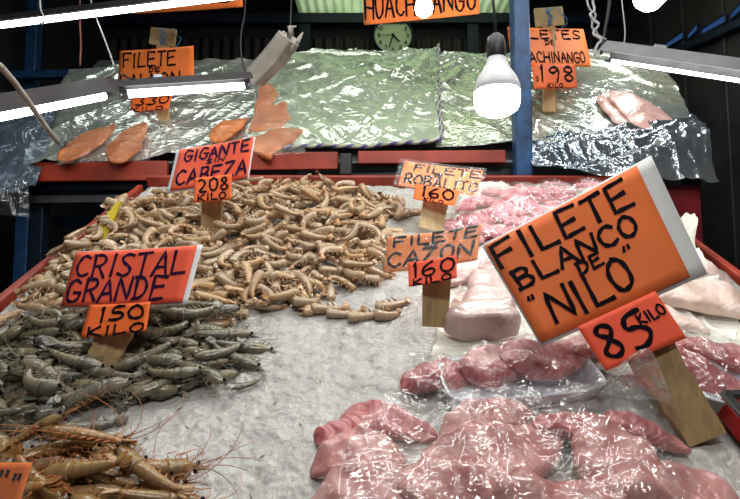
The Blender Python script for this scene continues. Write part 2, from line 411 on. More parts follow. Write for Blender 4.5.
# ceiling with an opening for the translucent sheet
pl = at(300, 17, YB).x; pr = at(508, 17, YB).x; y1 = 3.0
ce = MB()
ce.box(((XL+pl)/2, (YB+YF)/2, HC+.05), (pl-XL, YB-YF, .1)); ce.box(((XR+pr)/2, (YB+YF)/2, HC+.05), (XR-pr, YB-YF, .1))
ce.box(((pl+pr)/2, (y1+YF)/2, HC+.05), (pr-pl, y1-YF, .1))
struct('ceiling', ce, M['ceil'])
n = 200; V = []
for i in range(n+1):
    x = pl + (pr-pl)*i/n
    for y in (y1, YB): V.append((x, y, HC + .012*math.sin(x*2*PI/.076)))
rp = mk('ceiling_panel', V, gridf(n+1, 2), M['roof']); rp['kind'] = 'structure'
# beams and the corrugated band on the back wall
tb = MB().bar((XL, YB-.06, HC-.06), (XR, YB-.06, HC-.06), .1, .09); struct('trim_1', tb, M['dark_blue'])
for i, px in enumerate((305, 472)):
    p = at(px, 30, YB-.05); struct('trim_%d' % (i+2), MB().bar((p.x, YB-.05, .0), (p.x, YB-.05, HC-.1), .1, .08, Vector((0,1,0))), M['dark_blue'])
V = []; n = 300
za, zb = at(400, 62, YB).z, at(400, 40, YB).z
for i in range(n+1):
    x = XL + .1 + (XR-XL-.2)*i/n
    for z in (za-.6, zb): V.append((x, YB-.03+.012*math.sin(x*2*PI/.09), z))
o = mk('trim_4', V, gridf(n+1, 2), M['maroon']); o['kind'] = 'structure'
# daylight slits along the sloping eave of the right wall
pts = [(664,50,684,38), (688,40,698,30), (702,35,726,22), (731,20,742,10)]
for i, (xa, ya, xb, yb) in enumerate(pts):
    a, b = atx(xa, ya, XR-.025), atx(xb, yb, XR-.025); h = .065
    up = Vector((0,0,h))
    mb = MB().add([a, b, b+up*.8, a+up*.6], [(0,1,2,3)]); o = mb.build('window_%d' % (i+1), M['sky_glass'], None, False); o['kind'] = 'structure'
    fr = MB()
    for q, r in ((a,b), (b,b+up*.8), (b+up*.8,a+up*.6), (a+up*.6,a)): fr.bar(q, r, .012, .012, Vector((1,0,0)), .002)
    fr.build('window_frame', M['dark_blue'], o, False)
a, b = atx(640, 68, XR-.05), atx(748, 20, XR-.05)
struct('trim_5', MB().bar(a, b, .05, .05), M['dark_blue'])
# wall clock
cc = at(393, 36, YB-.09); cr = 20.5/F*YB
ck = empty('wall_clock', cc, 'round wall clock with a pale green face hanging below the hanging red snapper sign', 'clock')
ax = Vector((0,-1,0))
MB().lathe([(0,0),(cr*.93,0),(cr*.93,.012)], cc, ax, 48).build('face', M['clock'], ck, False)
MB().lathe([(cr*.91,-.03),(cr,-.03),(cr,.015),(cr*.96,.026),(cr*.91,.015),(cr*.91,-.03)], cc, ax, 48).build('rim', M['dark_blue'], ck)

# ------------------------------------------------------------------ hand lettering
GL = {
 'A': [[(0,0),(.5,1),(1,0)],[(.2,.36),(.82,.36)]], 'B': [[(.1,0),(.1,1)],[(0,.95),(.65,1),(.85,.78),(.6,.55),(.12,.5)],[(.12,.5),(.7,.5),(1,.27),(.75,.03),(0,0)]],
 'C': [[(.95,.82),(.6,1),(.2,.85),(0,.5),(.2,.12),(.6,0),(1,.16)]], 'D': [[(.12,0),(.12,1)],[(0,1),(.6,.95),(1,.55),(.7,.1),(0,0)]],
 'E': [[(.95,.97),(.05,1),(.05,0),(1,.03)],[(.05,.52),(.8,.55)]], 'F': [[(1,1),(.05,.97),(.05,0)],[(.05,.52),(.75,.55)]],
 'G': [[(.95,.85),(.55,1),(.15,.85),(0,.5),(.15,.12),(.55,0),(.95,.15),(.95,.45)],[(.5,.45),(1.05,.45)]], 'H': [[(0,0),(0,1)],[(1,0),(1,1)],[(0,.5),(1,.5)]],
 'I': [[(.5,0),(.5,1)]], 'K': [[(.05,0),(.05,1)],[(.9,1),(.08,.45),(1,0)]], 'L': [[(.1,1),(.1,0),(1,.03)]],
 'M': [[(0,0),(.1,1),(.5,.35),(.9,1),(1,0)]], 'N': [[(0,0),(.05,1),(.95,0),(1,1)]], 'O': [[(.5,1),(.12,.85),(0,.5),(.15,.12),(.5,0),(.88,.13),(1,.5),(.86,.87),(.5,1)]],
 'R': [[(.08,0),(.08,1)],[(0,.95),(.7,1),(.95,.76),(.65,.5),(.1,.48)],[(.4,.48),(1,0)]], 'S': [[(.92,.88),(.5,1),(.08,.82),(.25,.57),(.75,.43),(.95,.2),(.5,0),(.02,.12)]],
 'T': [[(0,.97),(1,1)],[(.5,1),(.5,0)]], 'U': [[(.02,1),(.05,.25),(.3,0),(.7,0),(.95,.25),(1,1)]], 'Z': [[(.05,.97),(.95,1),(.02,.02),(1,0)]],
 '0': [[(.5,1),(.12,.82),(0,.5),(.15,.15),(.5,0),(.88,.15),(1,.5),(.86,.85),(.5,1)]], '1': [[(.25,.75),(.55,1),(.5,0)]],
 '2': [[(.05,.8),(.4,1),(.9,.8),(.7,.45),(0,.02),(1,.03)]], '3': [[(.05,.92),(.6,1),(.9,.78),(.4,.54),(.95,.3),(.6,0),(0,.08)]],
 '4': [[(.65,0),(.7,1),(0,.35),(1,.35)]], '5': [[(.95,1),(.2,.97),(.12,.55),(.6,.62),(1,.35),(.65,.02),(.05,.05)]],
 '6': [[(.8,1),(.25,.7),(0,.3),(.3,.0),(.8,.05),(.95,.35),(.6,.52),(.08,.3)]], '7': [[(0,1),(1,1),(.4,0)]],
 '8': [[(.55,.54),(.1,.75),(.5,1),(.9,.78),(.5,.52),(.02,.25),(.5,0),(1,.25),(.55,.54)]], '9': [[(.9,.75),(.5,.5),(.08,.7),(.45,1),(.9,.85),(.92,.5),(.75,0)]],
 '$': [[(.92,.8),(.5,.9),(.08,.75),(.25,.55),(.75,.43),(.95,.25),(.5,.1),(.02,.2)],[(.5,1.1),(.5,-.1)]], '"': [[(.2,1),(.1,.7)],[(.8,1),(.7,.7)]], "'": [[(.5,1),(.4,.7)]],
}
CURVY = set('BCDGORSU0235689$')
def chaikin(p, n=2):
    for _ in range(n):
        q = [p[0]]
        for a, b in zip(p, p[1:]):
            q += [(a[0]*.75+b[0]*.25, a[1]*.75+b[1]*.25), (a[0]*.25+b[0]*.75, a[1]*.25+b[1]*.75)]
        q.append(p[-1]); p = q
    return p
def letters(lines, pos, W, H, seed):
    """lines: (text, s0, s1, t0, t1, stroke in metres) on a card whose pos(s, t, lift) gives points; s right, t down"""
    r = random.Random(seed); mb = MB(); lift = .0012
    for ln in lines:
        txt, s0, s1, t0, t1, sw = ln[:6]; slope = ln[6] if len(ln) > 6 else 0
        wd = [(.35 if c in "I1'" else .7 if c == ' ' else 1.0) for c in txt]; gap = .28
        tot = sum(wd) + gap*(len(txt)-1); x = 0
        for c, w in zip(txt, wd):
            a = s0 + (s1-s0)*x/tot; b = s0 + (s1-s0)*(x+w)/tot; x += w + gap
            ja, jt = r.uniform(-.06, .06), r.uniform(-.06, .06)
            for st in GL.get(c, []):
                st = [(p[0]+r.uniform(-.05,.05), p[1]+r.uniform(-.04,.04)) for p in st]
                if c in CURVY: st = chaikin(st)
                else:
                    st = [((1-f)*p[0]+f*q[0], (1-f)*p[1]+f*q[1]) for p, q in zip(st, st[1:]) for f in (0,.25,.5,.75)] + [st[-1]]
                pp = []
                for (u, v) in st:
                    u += ja*v
                    s = a + (b-a)*u; t = t1 + (t0-t1)*(v+jt*.5) + slope*(s-(s0+s1)/2)
                    pp.append((s*W, t*H))
                lift += .00002
                V = []; n = len(pp)
                for i in range(n):
                    d = (pp[min(i+1,n-1)][0]-pp[max(i-1,0)][0], pp[min(i+1,n-1)][1]-pp[max(i-1,0)][1]); L = math.hypot(*d) or 1
                    nx, ny = -d[1]/L, d[0]/L; ww = sw*.5*(1+.18*math.sin(i*1.3+seed))
                    ex = (-d[0]/L*sw*.3, -d[1]/L*sw*.3) if i == 0 else ((d[0]/L*sw*.3, d[1]/L*sw*.3) if i == n-1 else (0,0))
                    q = (pp[i][0]+ex[0], pp[i][1]+ex[1])
                    for sg in (-1, 1): V.append(pos((q[0]+nx*ww*sg)/W, (q[1]+ny*ww*sg)/H, lift))
                mb.add(V, gridf(n, 2))
    return mb
class Card:
    @classmethod
    def against(k, main, corners, off, curl, seed):
        s = k.__new__(k); O = main.P[0]+main.n*off; s.P = [on_plane(p[0], p[1], O, main.n) for p in corners]
        s.measure(curl, seed); return s
    def __init__(s, corners, Y, lean, curl=0, seed=0):
        c = [np.array(p, float) for p in corners]; a = ((c[1]-c[0])+(c[2]-c[3]))/2; b = ((c[3]-c[0])+(c[2]-c[1]))/2
        k = Y/F; bz = -float(lean); az = -(a.dot(b))/bz if lean else 0
        st = [(0,0),(1,0),(1,1),(0,1)]
        s.P = [at(p[0], p[1], Y + k*((q[0]-.5)*az + (q[1]-.5)*bz)) for p, q in zip(c, st)]
        s.measure(curl, seed)
    def measure(s, curl, seed):
        s.W = ((s.P[1]-s.P[0]).length + (s.P[2]-s.P[3]).length)/2; s.H = ((s.P[3]-s.P[0]).length + (s.P[2]-s.P[1]).length)/2
        s.n = (s.P[1]-s.P[0]).cross(s.P[3]-s.P[0]).normalized()
        if s.n.y > 0: s.n = -s.n
        s.curl = curl; s.seed = seed
    def pos(s, u, v, lift=0):
        p = (s.P[0]*(1-u)+s.P[1]*u)*(1-v) + (s.P[3]*(1-u)+s.P[2]*u)*v
        return p + s.n*(lift + s.curl*(4*(u-.5)**2-.5) + s.curl*.6*math.sin(3*v+s.seed)*(u-.5))
    def sheet(s, lift, u0=0, u1=1, v0=0, v1=1, nu=14, nv=10, thick=.0008, jag=0, single=False):
        V = []; UV = []
        for l in ((lift,) if single else (lift, lift-thick)):
            for i in range(nu+1):
                for j in range(nv+1):
                    u = u0+(u1-u0)*i/nu; v = v0+(v1-v0)*j/nv
                    e = (jag*math.sin(u*41+s.seed) if j in (0, nv) else 0); f = (jag*math.sin(v*37+s.seed) if i in (0, nu) else 0)
                    V.append(s.pos(u+f, v+e, l)); UV.append((u, v))
        m = (nu+1)*(nv+1); g = gridf(nu+1, nv+1)
        if single: return V, g, UV
        Fc = g + [tuple(m+i for i in f[::-1]) for f in g]
        rim = [i*(nv+1) for i in range(nu+1)] + [nu*(nv+1)+j for j in range(1, nv+1)] + [i*(nv+1)+nv for i in range(nu-1,-1,-1)] + [j for j in range(nv-1,0,-1)]
        Fc += [(rim[i], rim[(i+1)%len(rim)], m+rim[(i+1)%len(rim)], m+rim[i]) for i in range(len(rim))]
        return V, Fc, UV
def stake_mesh(p0, Y0, p1, Y1, w0, w1, th=.009, ragged=.0):
    """flat wooden stake between two image points, p1 the lower one"""
    A, B = at(p0[0], p0[1], Y0), at(p1[0], p1[1], Y1); d = (B-A).normalized(); x = d.cross(Vector((0,1,0))).normalized()
    if x.x < 0: x = -x
    nn = x.cross(d).normalized(); 
    if nn.y > 0: nn = -nn
    V = []; n = 10
    for i in range(n+1):
        f = i/n; c = A.lerp(B, f); w = (w0*Y0*(1-f)+w1*Y1*f)/F/2
        for sx, sz in ((-1,1),(1,1),(1,-1),(-1,-1)):
            V.append(c + x*w*sx*(1+ragged*math.sin(i*2.1+sx)) + nn*th/2*sz + (d*ragged*.05*sx if i in (0,n) else Vector()))
    return V, gridf(n+1, 4, True) + [(3,2,1,0), tuple(n*4+i for i in range(4))]

SIGNS = {}
def price_sign(label, base, main, price=None, stake=None, sleeve=None, backing=None, extra=None, name='price_sign'):
    """main/price: dict(corners, Y, lean, curl, mat, ink, lines, seed). base: world point of the foot"""
    root = empty(name, base, label, 'sign', 'handwritten price signs')
    cards = []
    for nm, d in (('card', main), ('price_card', price)):
        if not d: continue
        if nm == 'card': cd_ = Card(d['c'], d['Y'], d.get('lean', 20), d.get('curl', .0), d.get('seed', 1))
        else: cd_ = Card.against(cards[0], d['c'], .012, d.get('curl', .0), d.get('seed', 1))
        V, Fc, UV = cd_.sheet(0); o = mk(nm, V, Fc, d['mat'], root, UV)
        letters(d['lines'], cd_.pos, cd_.W, cd_.H, d.get('seed', 1)).build('lettering', d.get('ink', M['ink']), o, False)
        cards.append(cd_)
    if backing:
        V, Fc, UV = cards[0].sheet(-.003, *backing); mk('backing_sheet', V, Fc, M['paper'], root, UV)
    if sleeve:
        V, Fc, UV = cards[0].sheet(.0045, *sleeve[:4], jag=.006, single=True); mk('plastic_sleeve', V, Fc, sleeve[4], root, UV)
    if stake:
        q = on_plane(stake[0][0], stake[0][1], cards[0].P[0]-cards[0].n*.014, cards[0].n)
        V, Fc = stake_mesh(stake[0], q.y, *stake[2:6], **(stake[7] if len(stake) > 7 else {})); mk('stake', V, Fc, stake[6], root, smooth=False)
    if extra: extra(root)
    return root

# ------------------------------------------------------------------ the sloping ice bed
GU0, GW0, GD = -.95, .56, .004; NU, NW = 500, 480
gu = GU0 + np.arange(NU)*GD; gw = GW0 + np.arange(NW)*GD
UU, WW = np.meshgrid(gu, gw, indexing='ij')
def cell(u, w):
    return np.clip(((np.asarray(u)-GU0)/GD+.5).astype(int), 0, NU-1), np.clip(((np.asarray(w)-GW0)/GD+.5).astype(int), 0, NW-1)
def bump_at(px, py, ru, rw, h, p=2):
    u, w = BED.uw(px, py); return h*np.exp(-(np.abs((UU-u)/ru)**p + np.abs((WW-w)/rw)**p))
BL, BR_, BW0, BW1 = -.89, .985, .60, 2.41       # bed extent in u and w
H = .030*fbm(UU*5, WW*5, 3, 3) + .011*(1-worley(UU*26, WW*26, 4)) * vnoise(UU*9, WW*9, 8) +   .006*fbm(UU*45, WW*45, 9, 3) - .030
H += .005*(1-worley(UU*60, WW*60, 14))*vnoise(UU*14, WW*14, 12)
H += bump_at(230, 225, .34, .32, .05) + bump_at(60, 500, .2, .16, .015)
H += bump_at(540, 215, .22, .2, .035)
edge = np.minimum(np.minimum(UU-BL, BR_-UU)/.05, np.minimum(WW-BW0, BW1-WW)/.05); H = np.where(edge < 1, H - .03*(1-np.clip(edge,0,1))**2, H)
iu = np.where((gu >= BL) & (gu <= BR_))[0]; iw = np.where((gw >= BW0) & (gw <= BW1))[0]
sub = np.stack([UU, WW, H], -1)[iu[0]:iu[-1]+1, iw[0]:iw[-1]+1]
V = BED.pts(sub.reshape(-1, 3)); nn_, mm_ = sub.shape[:2]
ii, jj = np.meshgrid(np.arange(nn_-1), np.arange(mm_-1), indexing='ij'); q = (ii*mm_+jj).ravel()
faces = np.stack([q, q+mm_, q+mm_+1, q+1], -1)
ice = mk('crushed_ice', V, faces.tolist(), M['ice'], loc=BED.pts([[0, 1.2, 0]])[0])
tag(ice, 'grey white crushed ice spread over the sloping fish stall counter', 'ice', kind='stuff')

# counter that carries the ice
def bp(u, w, h=0): return Vector(BED.pts([[u, w, h]])[0])
RB = Matrix((BED.U, BED.W, BED.N)).transposed()
ct = empty('stall_counter', (0, bp(0, BW0).y, 0), 'sloping market stall counter with red side boards holding the ice', 'counter')
wm = (BW0+BW1)/2
MB().box(bp((BL+BR_)/2, wm, -.085), (BR_-BL, BW1-BW0, .03), RB, .004).build('bed_panel', M['steel'], ct, False)
u0, w0 = BED.uw(0, 318); 
MB().box(bp(BL-.022, wm, -.075), (.022, BW1-BW0, .13), RB, .004).build('side_board', M['red'], ct, False)
mbx = MB().box(bp(BR_+.022, wm, -.075), (.022, BW1-BW0, .11), RB, .004); mbx.build('side_board', M['red'], ct, False)
MB().box(bp((BL+BR_)/2, BW1+.022, -.045), (BR_-BL, .02, .13), RB, .004).build('back_board', M['red'], ct, False)
MB().box(bp((BL+BR_)/2, BW0-.022, -.05), (BR_-BL, .022, .12), RB, .004).build('front_board', M['red'], ct, False)
for (u, w) in ((BL+.03, BW0+.03), (BR_-.03, BW0+.03), (BL+.03, BW1-.05), (BR_-.03, BW1-.05)):
    p = bp(u, w, -.1); MB().bar((p.x, p.y, 0), (p.x, p.y, p.z+.01), .05, .05, Vector((0,1,0))).build('leg', M['dark_blue'], ct, False)

# ------------------------------------------------------------------ things that pile up: a height map is kept of the bed
def stamp(V):
    i, j = cell(V[:, 0], V[:, 1])
    for di in (0, 1, -1):
        for dj in (0, 1, -1):
            np.maximum.at(H, (np.clip(i+di, 0, NU-1), np.clip(j+dj, 0, NW-1)), V[:, 2] - (.0015 if di or dj else 0))
def rotz(a): c, s = math.cos(a), math.sin(a); return np.array([[c,-s,0],[s,c,0],[0,0,1.]])
def rotx(a): c, s = math.cos(a), math.sin(a); return np.array([[1,0,0],[0,c,-s],[0,s,c]])
def drop(Vl, u, w, yaw, roll, pct=82, maxtilt=.55):
    """lets a rigid thing settle on what lies there already; returns its 4x4 world matrix"""
    R = rotz(yaw) @ rotx(roll); P = Vl @ R.T
    x, y = P[:, 0]+u, P[:, 1]+w; i, j = cell(x, y); hz = H[i, j]
    A = np.stack([x-x.mean(), y-y.mean(), np.ones_like(x)], -1); co = np.linalg.lstsq(A, hz, rcond=None)[0]
    g = np.clip(co[:2], -maxtilt, maxtilt)
    nrm = np.array([-g[0], -g[1], 1.]); nrm /= np.linalg.norm(nrm); ax = np.cross([0,0,1.], nrm); sn = np.linalg.norm(ax)
    if sn > 1e-6:
        ax /= sn; K = np.array([[0,-ax[2],ax[1]],[ax[2],0,-ax[0]],[-ax[1],ax[0],0]]); T = np.eye(3)+sn*K+(1-nrm[2])*K@K; R = T @ R
    P = Vl @ R.T; i, j = cell(P[:, 0]+u, P[:, 1]+w); low = P[:, 2] < np.median(P[:, 2])
    lift = np.percentile(H[i, j][low]-P[:, 2][low], pct)
    Q = P + np.array([u, w, lift]); stamp(Q)
    m = np.eye(4); m[:3, :3] = BED.M @ R; m[:3, 3] = BED.pts([[u, w, lift]])[0]
    return Matrix(m.tolist())
def inpoly(x, y, poly):
    ins = False; n = len(poly)
    for i in range(n):
        (xa, ya), (xb, yb) = poly[i], poly[i-1]
        if (ya > y) != (yb > y) and x < (xb-xa)*(y-ya)/(yb-ya)+xa: ins = not ins
    return ins
STAKES = [(84, 330, 140, 378), (198, 200, 226, 240)]
def seen(u, w, h):
    d = Vector(BED.pts([[u, w, h]])[0])-CAM; z = d.dot(FWD); return CX+F*d.x/z, CY-F*d.dot(UPV)/z
def spot(polyuw, bias=0, k=10):
    us = [p[0] for p in polyuw]; ws = [p[1] for p in polyuw]; best = None; n = 0
    while n < k:
        u, w = rnd.uniform(min(us), max(us)), rnd.uniform(min(ws), max(ws))
        if not inpoly(u, w, polyuw): continue
        i, j = cell(u, w); px, py = seen(u, w, H[i, j]+.008)
        if any(a < px < c and b < py < e for a, b, c, e in STAKES): continue
        n += 1; h = H[i, j] - PILE0[i, j]
        if best is None or h < best[0]: best = (h, u, w)
    return best[1], best[2]

# ------------------------------------------------------------------ shrimp
def spine(L, phi, n, s0=0.0, s1=1.0, late=1.0):
    """points and headings along a curved back, lying in the local xy plane"""
    P = []; x = y = 0; a = 0; N = 200
    xs = []
    for i in range(N+1):
        s = i/N; xs.append((x, y, a)); kap = phi*(1+late)*s**late; a += kap/N; x += math.cos(a)*L/N; y += math.sin(a)*L/N
    out = []
    for i in range(n):
        s = s0+(s1-s0)*i/(n-1); out.append((s,)+xs[min(N, int(round(s*N)))])
    return out
def body_mesh(L, R, phi, s0, seed, nseg=6, n=31, m=10, r_end=.42, front=1.0):
    r = random.Random(seed); V = []; UV = []
    for (s, x, y, a) in spine(L, phi, n, s0, .86):
        f = (s-s0)/(.86-s0); rad = R*(1-(1-r_end)*f**1.4)*front
        rad *= 1 + .07*(1-((f*nseg) % 1.0))
        if f < .12: rad *= .35+.65*math.sqrt(max(0, 1-(1-f/.12)**2))
        if f > .95: rad *= 1-.5*(f-.95)/.05
        for k in range(m):
            t = 2*PI*k/m; ry = math.cos(t)*rad*1.12; rz = math.sin(t)*rad*.92
            V.append((x-math.sin(a)*ry, y+math.cos(a)*ry, rz)); UV.append((f, k/m))
    Fc = gridf(n, m, True); Fc += [tuple(range(m-1,-1,-1)), tuple(range((n-1)*m, n*m))]
    return V, Fc, UV
def tail_mesh(L, R, phi, seed):
    r = random.Random(seed+5); s, x, y, a = spine(L, phi, 2, 0, .855)[1]; mb = MB()
    for q, ang in enumerate((-.55, -.25, .02, .3, .6)):
        ln = L*.15*(1.1-.25*abs(ang)); wd = R*.42; b = a+ang*r.uniform(.6, 1.1); V = []; UV = []; n = 6
        tz = (q-2)*R*.16; up = r.uniform(-.25, .25)
        for i in range(n+1):
            f = i/n; w = wd*math.sin(PI*(.12+.78*f))**.7
            px, py = x+math.cos(b)*ln*f, y+math.sin(b)*ln*f
            for k in (-1, 0, 1):
                V.append((px-math.sin(b)*w*k, py+math.cos(b)*w*k, tz+up*ln*f+(.0012 if k == 0 else 0))); UV.append((.8+.2*f, 0))
        V += [(p[0], p[1], p[2]-.0012) for p in V[:(n+1)*3]]; UV += UV[:(n+1)*3]
        g = gridf(n+1, 3); mb.add(V, g+[tuple(21+i for i in f[::-1]) for f in g], UV)
    return mb
def head_mesh(L, R, phi, s1):
    V = []; UV = []; n = 14; m = 10; sp = spine(L, phi, 2, 0, s1); hx = L*s1
    for i, (s, x, y, a) in enumerate(spine(L, phi, n, 0, s1)):
        f = i/(n-1); rad = R*1.12*(.12+.88*min(1, f*2.0)**.7)
        if f > .92: rad *= 1.04
        for k in range(m):
            t = 2*PI*k/m; V.append((x-math.sin(a)*math.cos(t)*rad*1.15, y+math.cos(a)*math.cos(t)*rad*1.15, math.sin(t)*rad*.9)); UV.append((.35+f*.2, k/m))
    mb = MB().add(V, gridf(n, m, True)+[tuple(range(m-1,-1,-1)), tuple(range((n-1)*m, n*m))], UV)
    mb.tube([(L*.02, -R*.55, 0), (-L*.06, -R*.75, 0), (-L*.13, -R*1.15, 0)], [R*.28, R*.16, R*.03], 5)      # rostrum
    return mb
def legs_mesh(L, R, phi, s1, seed, k=7):
    r = random.Random(seed); mb = MB()
    for i in range(k):
        s, x, y, a = spine(L, phi, 2, 0, s1*(.25+.75*i/k))[1]; sg = 1 if i % 2 else -1
        p = Vector((x-math.sin(a)*R*.9, y+math.cos(a)*R*.9, sg*R*.3)); d = Vector((-math.cos(a)*r.uniform(.1,.8), math.cos(a)+.2, sg*.2)).normalized()
        l = R*r.uniform(1.6, 2.6); q = p+d*l*.55; mb.tube([p, q, q+Vector((d.x-.9, d.y*.3, -.1))*l*.5], [R*.11, R*.08, R*.04], 4)
    for i in range(5):
        s, x, y, a = spine(L, phi, 2, 0, s1+(.8-s1)*(i+.4)/5)[1]
        p = Vector((x-math.sin(a)*R*.75, y+math.cos(a)*R*.75, 0)); d = Vector((-math.sin(a)-.5*math.cos(a), math.cos(a)-.5*math.sin(a), 0)).normalized()
        mb.tube([p, p+d*R*.6, p+d*R*1.25], [R*.2, R*.22, R*.05], 4)
    return mb
def swim_mesh(L, R, phi, seed):
    r = random.Random(seed+3); mb = MB()
    for i in range(9):
        s, x, y, a = spine(L, phi, 2, 0, .06+.72*i/9)[1]; sg = 1 if i % 2 else -1
        p = Vector((x-math.sin(a)*R*.8, y+math.cos(a)*R*.8, sg*R*.25)); d = Vector((-math.sin(a)-r.uniform(-.3,.9)*math.cos(a), math.cos(a)-r.uniform(-.3,.9)*math.sin(a), sg*r.uniform(.1,.5))).normalized()
        mb.tube([p, p+d*R*.5, p+d*R*r.uniform(.9, 1.5)], [R*.16, R*.20, R*.04], 4)
    return mb
def feelers_mesh(L, R, seed, long=1.0):
    r = random.Random(seed+9); mb = MB()
    for i in range(4):
        l = L*(r.uniform(.55, 1.0)*long if i < 2 else .22); b = PI+r.uniform(-.9, .9); k = r.uniform(-2.2, 2.2); p = Vector((0, -R*.2+.3*R*i/3, (i % 2-.5)*R*.5)); pts = [p.copy()]
        for j in range(9):
            p = p+Vector((math.cos(b), math.sin(b), r.uniform(-.05,.12)))*l/9; b += k/9; pts.append(p.copy())
        mb.tube(pts, [R*.055*(1-.6*j/9)+.0002 for j in range(10)], 3)
    return mb
def local(mb_or, name, mat):
    V, Fc, UV = (mb_or.V, mb_or.F, mb_or.UV) if isinstance(mb_or, MB) else mb_or
    return mesh(name, V, Fc, mat, UV), np.array(V)
def shrimp_kind(kind, nvar):
    out = []
    for v in range(nvar):
        r = random.Random(hash_(kind)+v)
        if kind == 'headless':
            L = r.uniform(.076, .102); R = r.uniform(.0100, .0128); phi = (.6, 1.1, 1.6, 2.0, 2.4, 2.8, 3.4, 1.4)[v % 8]*r.uniform(.9, 1.1)
            b, bv = local(body_mesh(L, R, phi, 0, v), 'shrimp_body', M['sh_beige']); t, tv = local(tail_mesh(L, R, phi, v), 'tail_fan', M['sh_beige'])
            l, _ = local(swim_mesh(L, R, phi, v), 'swimmerets', M['leg_pale']); parts = [('body', b), ('tail_fan', t), ('swimmerets', l)]; allv = np.concatenate([bv, tv])
        else:
            g = kind == 'grey'; L = r.uniform(.118, .15)*(1 if g else 1.0); R = r.uniform(.0092, .0118); phi = (.25, .6, 1.0, 1.5, 2.0, .4)[v % 6]; s1 = .36
            mt = M['sh_grey'] if g else M['sh_orange']; lm = M['leg_grey'] if g else M['leg_orange']
            b, bv = local(body_mesh(L, R, phi, s1*.93, v), 'shrimp_body', mt); t, tv = local(tail_mesh(L, R, phi, v), 'tail_fan', mt)
            h, hv = local(head_mesh(L, R, phi, s1), 'shrimp_head', mt); l, _ = local(legs_mesh(L, R, phi, s1, v), 'legs', lm); a, _ = local(feelers_mesh(L, R, v, .8 if g else 1.2), 'feelers', lm)
            parts = [('body', b), ('head', h), ('tail_fan', t), ('legs', l), ('feelers', a)]
            for sg in (-1, 1):
                e, _ = local(MB().ball((L*.012, -R*.25, sg*R*.62), R*.3, 6), 'eye', M['eye']); parts.append(('eye', e))
            allv = np.concatenate([bv, tv, hv])
        c = allv.mean(0)
        for _, me in parts: me.transform(Matrix.Translation((-c[0], -c[1], 0)))
        allv = allv - np.array([c[0], c[1], 0])
        out.append((parts, allv, phi))
    return out
def hash_(s): return sum(ord(c)*(i+3) for i, c in enumerate(s))
protos = {}
def place_shrimp(kind, name, mw, var, label, group, eyes=True):
    key = (kind, var)
    if key not in protos:
        root = bpy.data.objects.new(name, None); root.empty_display_size = .01; kids = []
        for nm, me in KIND[kind][var][0]: kids.append(bpy.data.objects.new(nm, me))
        protos[key] = (root, kids)
    root0, kids0 = protos[key]
    root = root0.copy(); C.objects.link(root); root.matrix_world = mw; tag(root, label, 'shrimp', group)
    for k0 in kids0:
        if k0.name.startswith('eye') and not eyes: continue
        k = k0.copy(); C.objects.link(k); k.parent = root
    return root
KIND = {'headless': shrimp_kind('headless', 16), 'grey': shrimp_kind('grey', 12), 'orange': shrimp_kind('orange', 9)}
def curl_word(phi): return 'nearly straight' if phi < .8 else 'gently bent' if phi < 1.5 else 'curved' if phi < 2.5 else 'tightly curled'

# --- heap of headless shrimp behind the bright red sign
PILE0 = H.copy()
polyA = [BED.uw(*p, .03) for p in ((15,306),(66,242),(112,206),(175,188),(330,184),(395,196),(408,206),(350,222),(402,228),(392,262),(378,272),(322,284),(300,297),(235,302),(205,322),(150,322),(60,330))]
st = MB(); N_UNDER, N_TOP = 280, 300
for i in range(N_UNDER):
    u, w = spot(polyA, k=12); v = rnd.randrange(16); mw = drop(KIND['headless'][v][1], u, w, rnd.gauss(0, .9)+(PI if rnd.random() < .5 else 0), rnd.uniform(-.3, .3)+(PI if rnd.random() < .5 else 0))
    for _, me in KIND['headless'][v][0]:
        uvl = me.uv_layers[0].data; vv = [mw @ x.co for x in me.vertices]; uvs = [(0, 0)]*len(vv)
        for lp in me.loops: uvs[lp.vertex_index] = tuple(uvl[lp.index].uv)
        st.add(vv, [tuple(p.vertices) for p in me.polygons], uvs)
o = st.build('shrimp_underlayer', M['sh_beige']); tag(o, 'headless beige shrimp packed underneath the top of the big heap', 'shrimp', kind='stuff')
def zoneA(u, w):
    su, sw = BED.uw(212, 240, .04); cu, cw = BED.uw(140, 280, .03)
    if w > BED.uw(300, 205, .04)[1]: return 'along the back of the heap by the red board' if u > su-.1 else 'at the back of the heap near the yellow scraper'
    if u < su-.12: return 'in the heap between the yellow scraper and the pink red sign'
    if u < su+.14: return 'in the heap around the stake of the 208 sign'
    if u > BED.uw(330, 240, .02)[0]: return 'at the thin edge of the heap facing the dogfish sign'
    return 'in the middle of the big heap beyond the bare ice'
for i in range(N_TOP):
    u, w = spot(polyA, k=14); v = rnd.randrange(16); yaw = rnd.gauss(0, 1.0)+(PI if rnd.random() < .5 else 0)
    mw = drop(KIND['headless'][v][1], u, w, yaw, rnd.uniform(-.45, .45)+(PI if rnd.random() < .5 else 0))
    place_shrimp('headless', 'headless_shrimp', mw, v, 'headless shrimp, %s, %s' % (curl_word(KIND['headless'][v][2]), zoneA(u, w)), 'headless shrimp in the big heap')
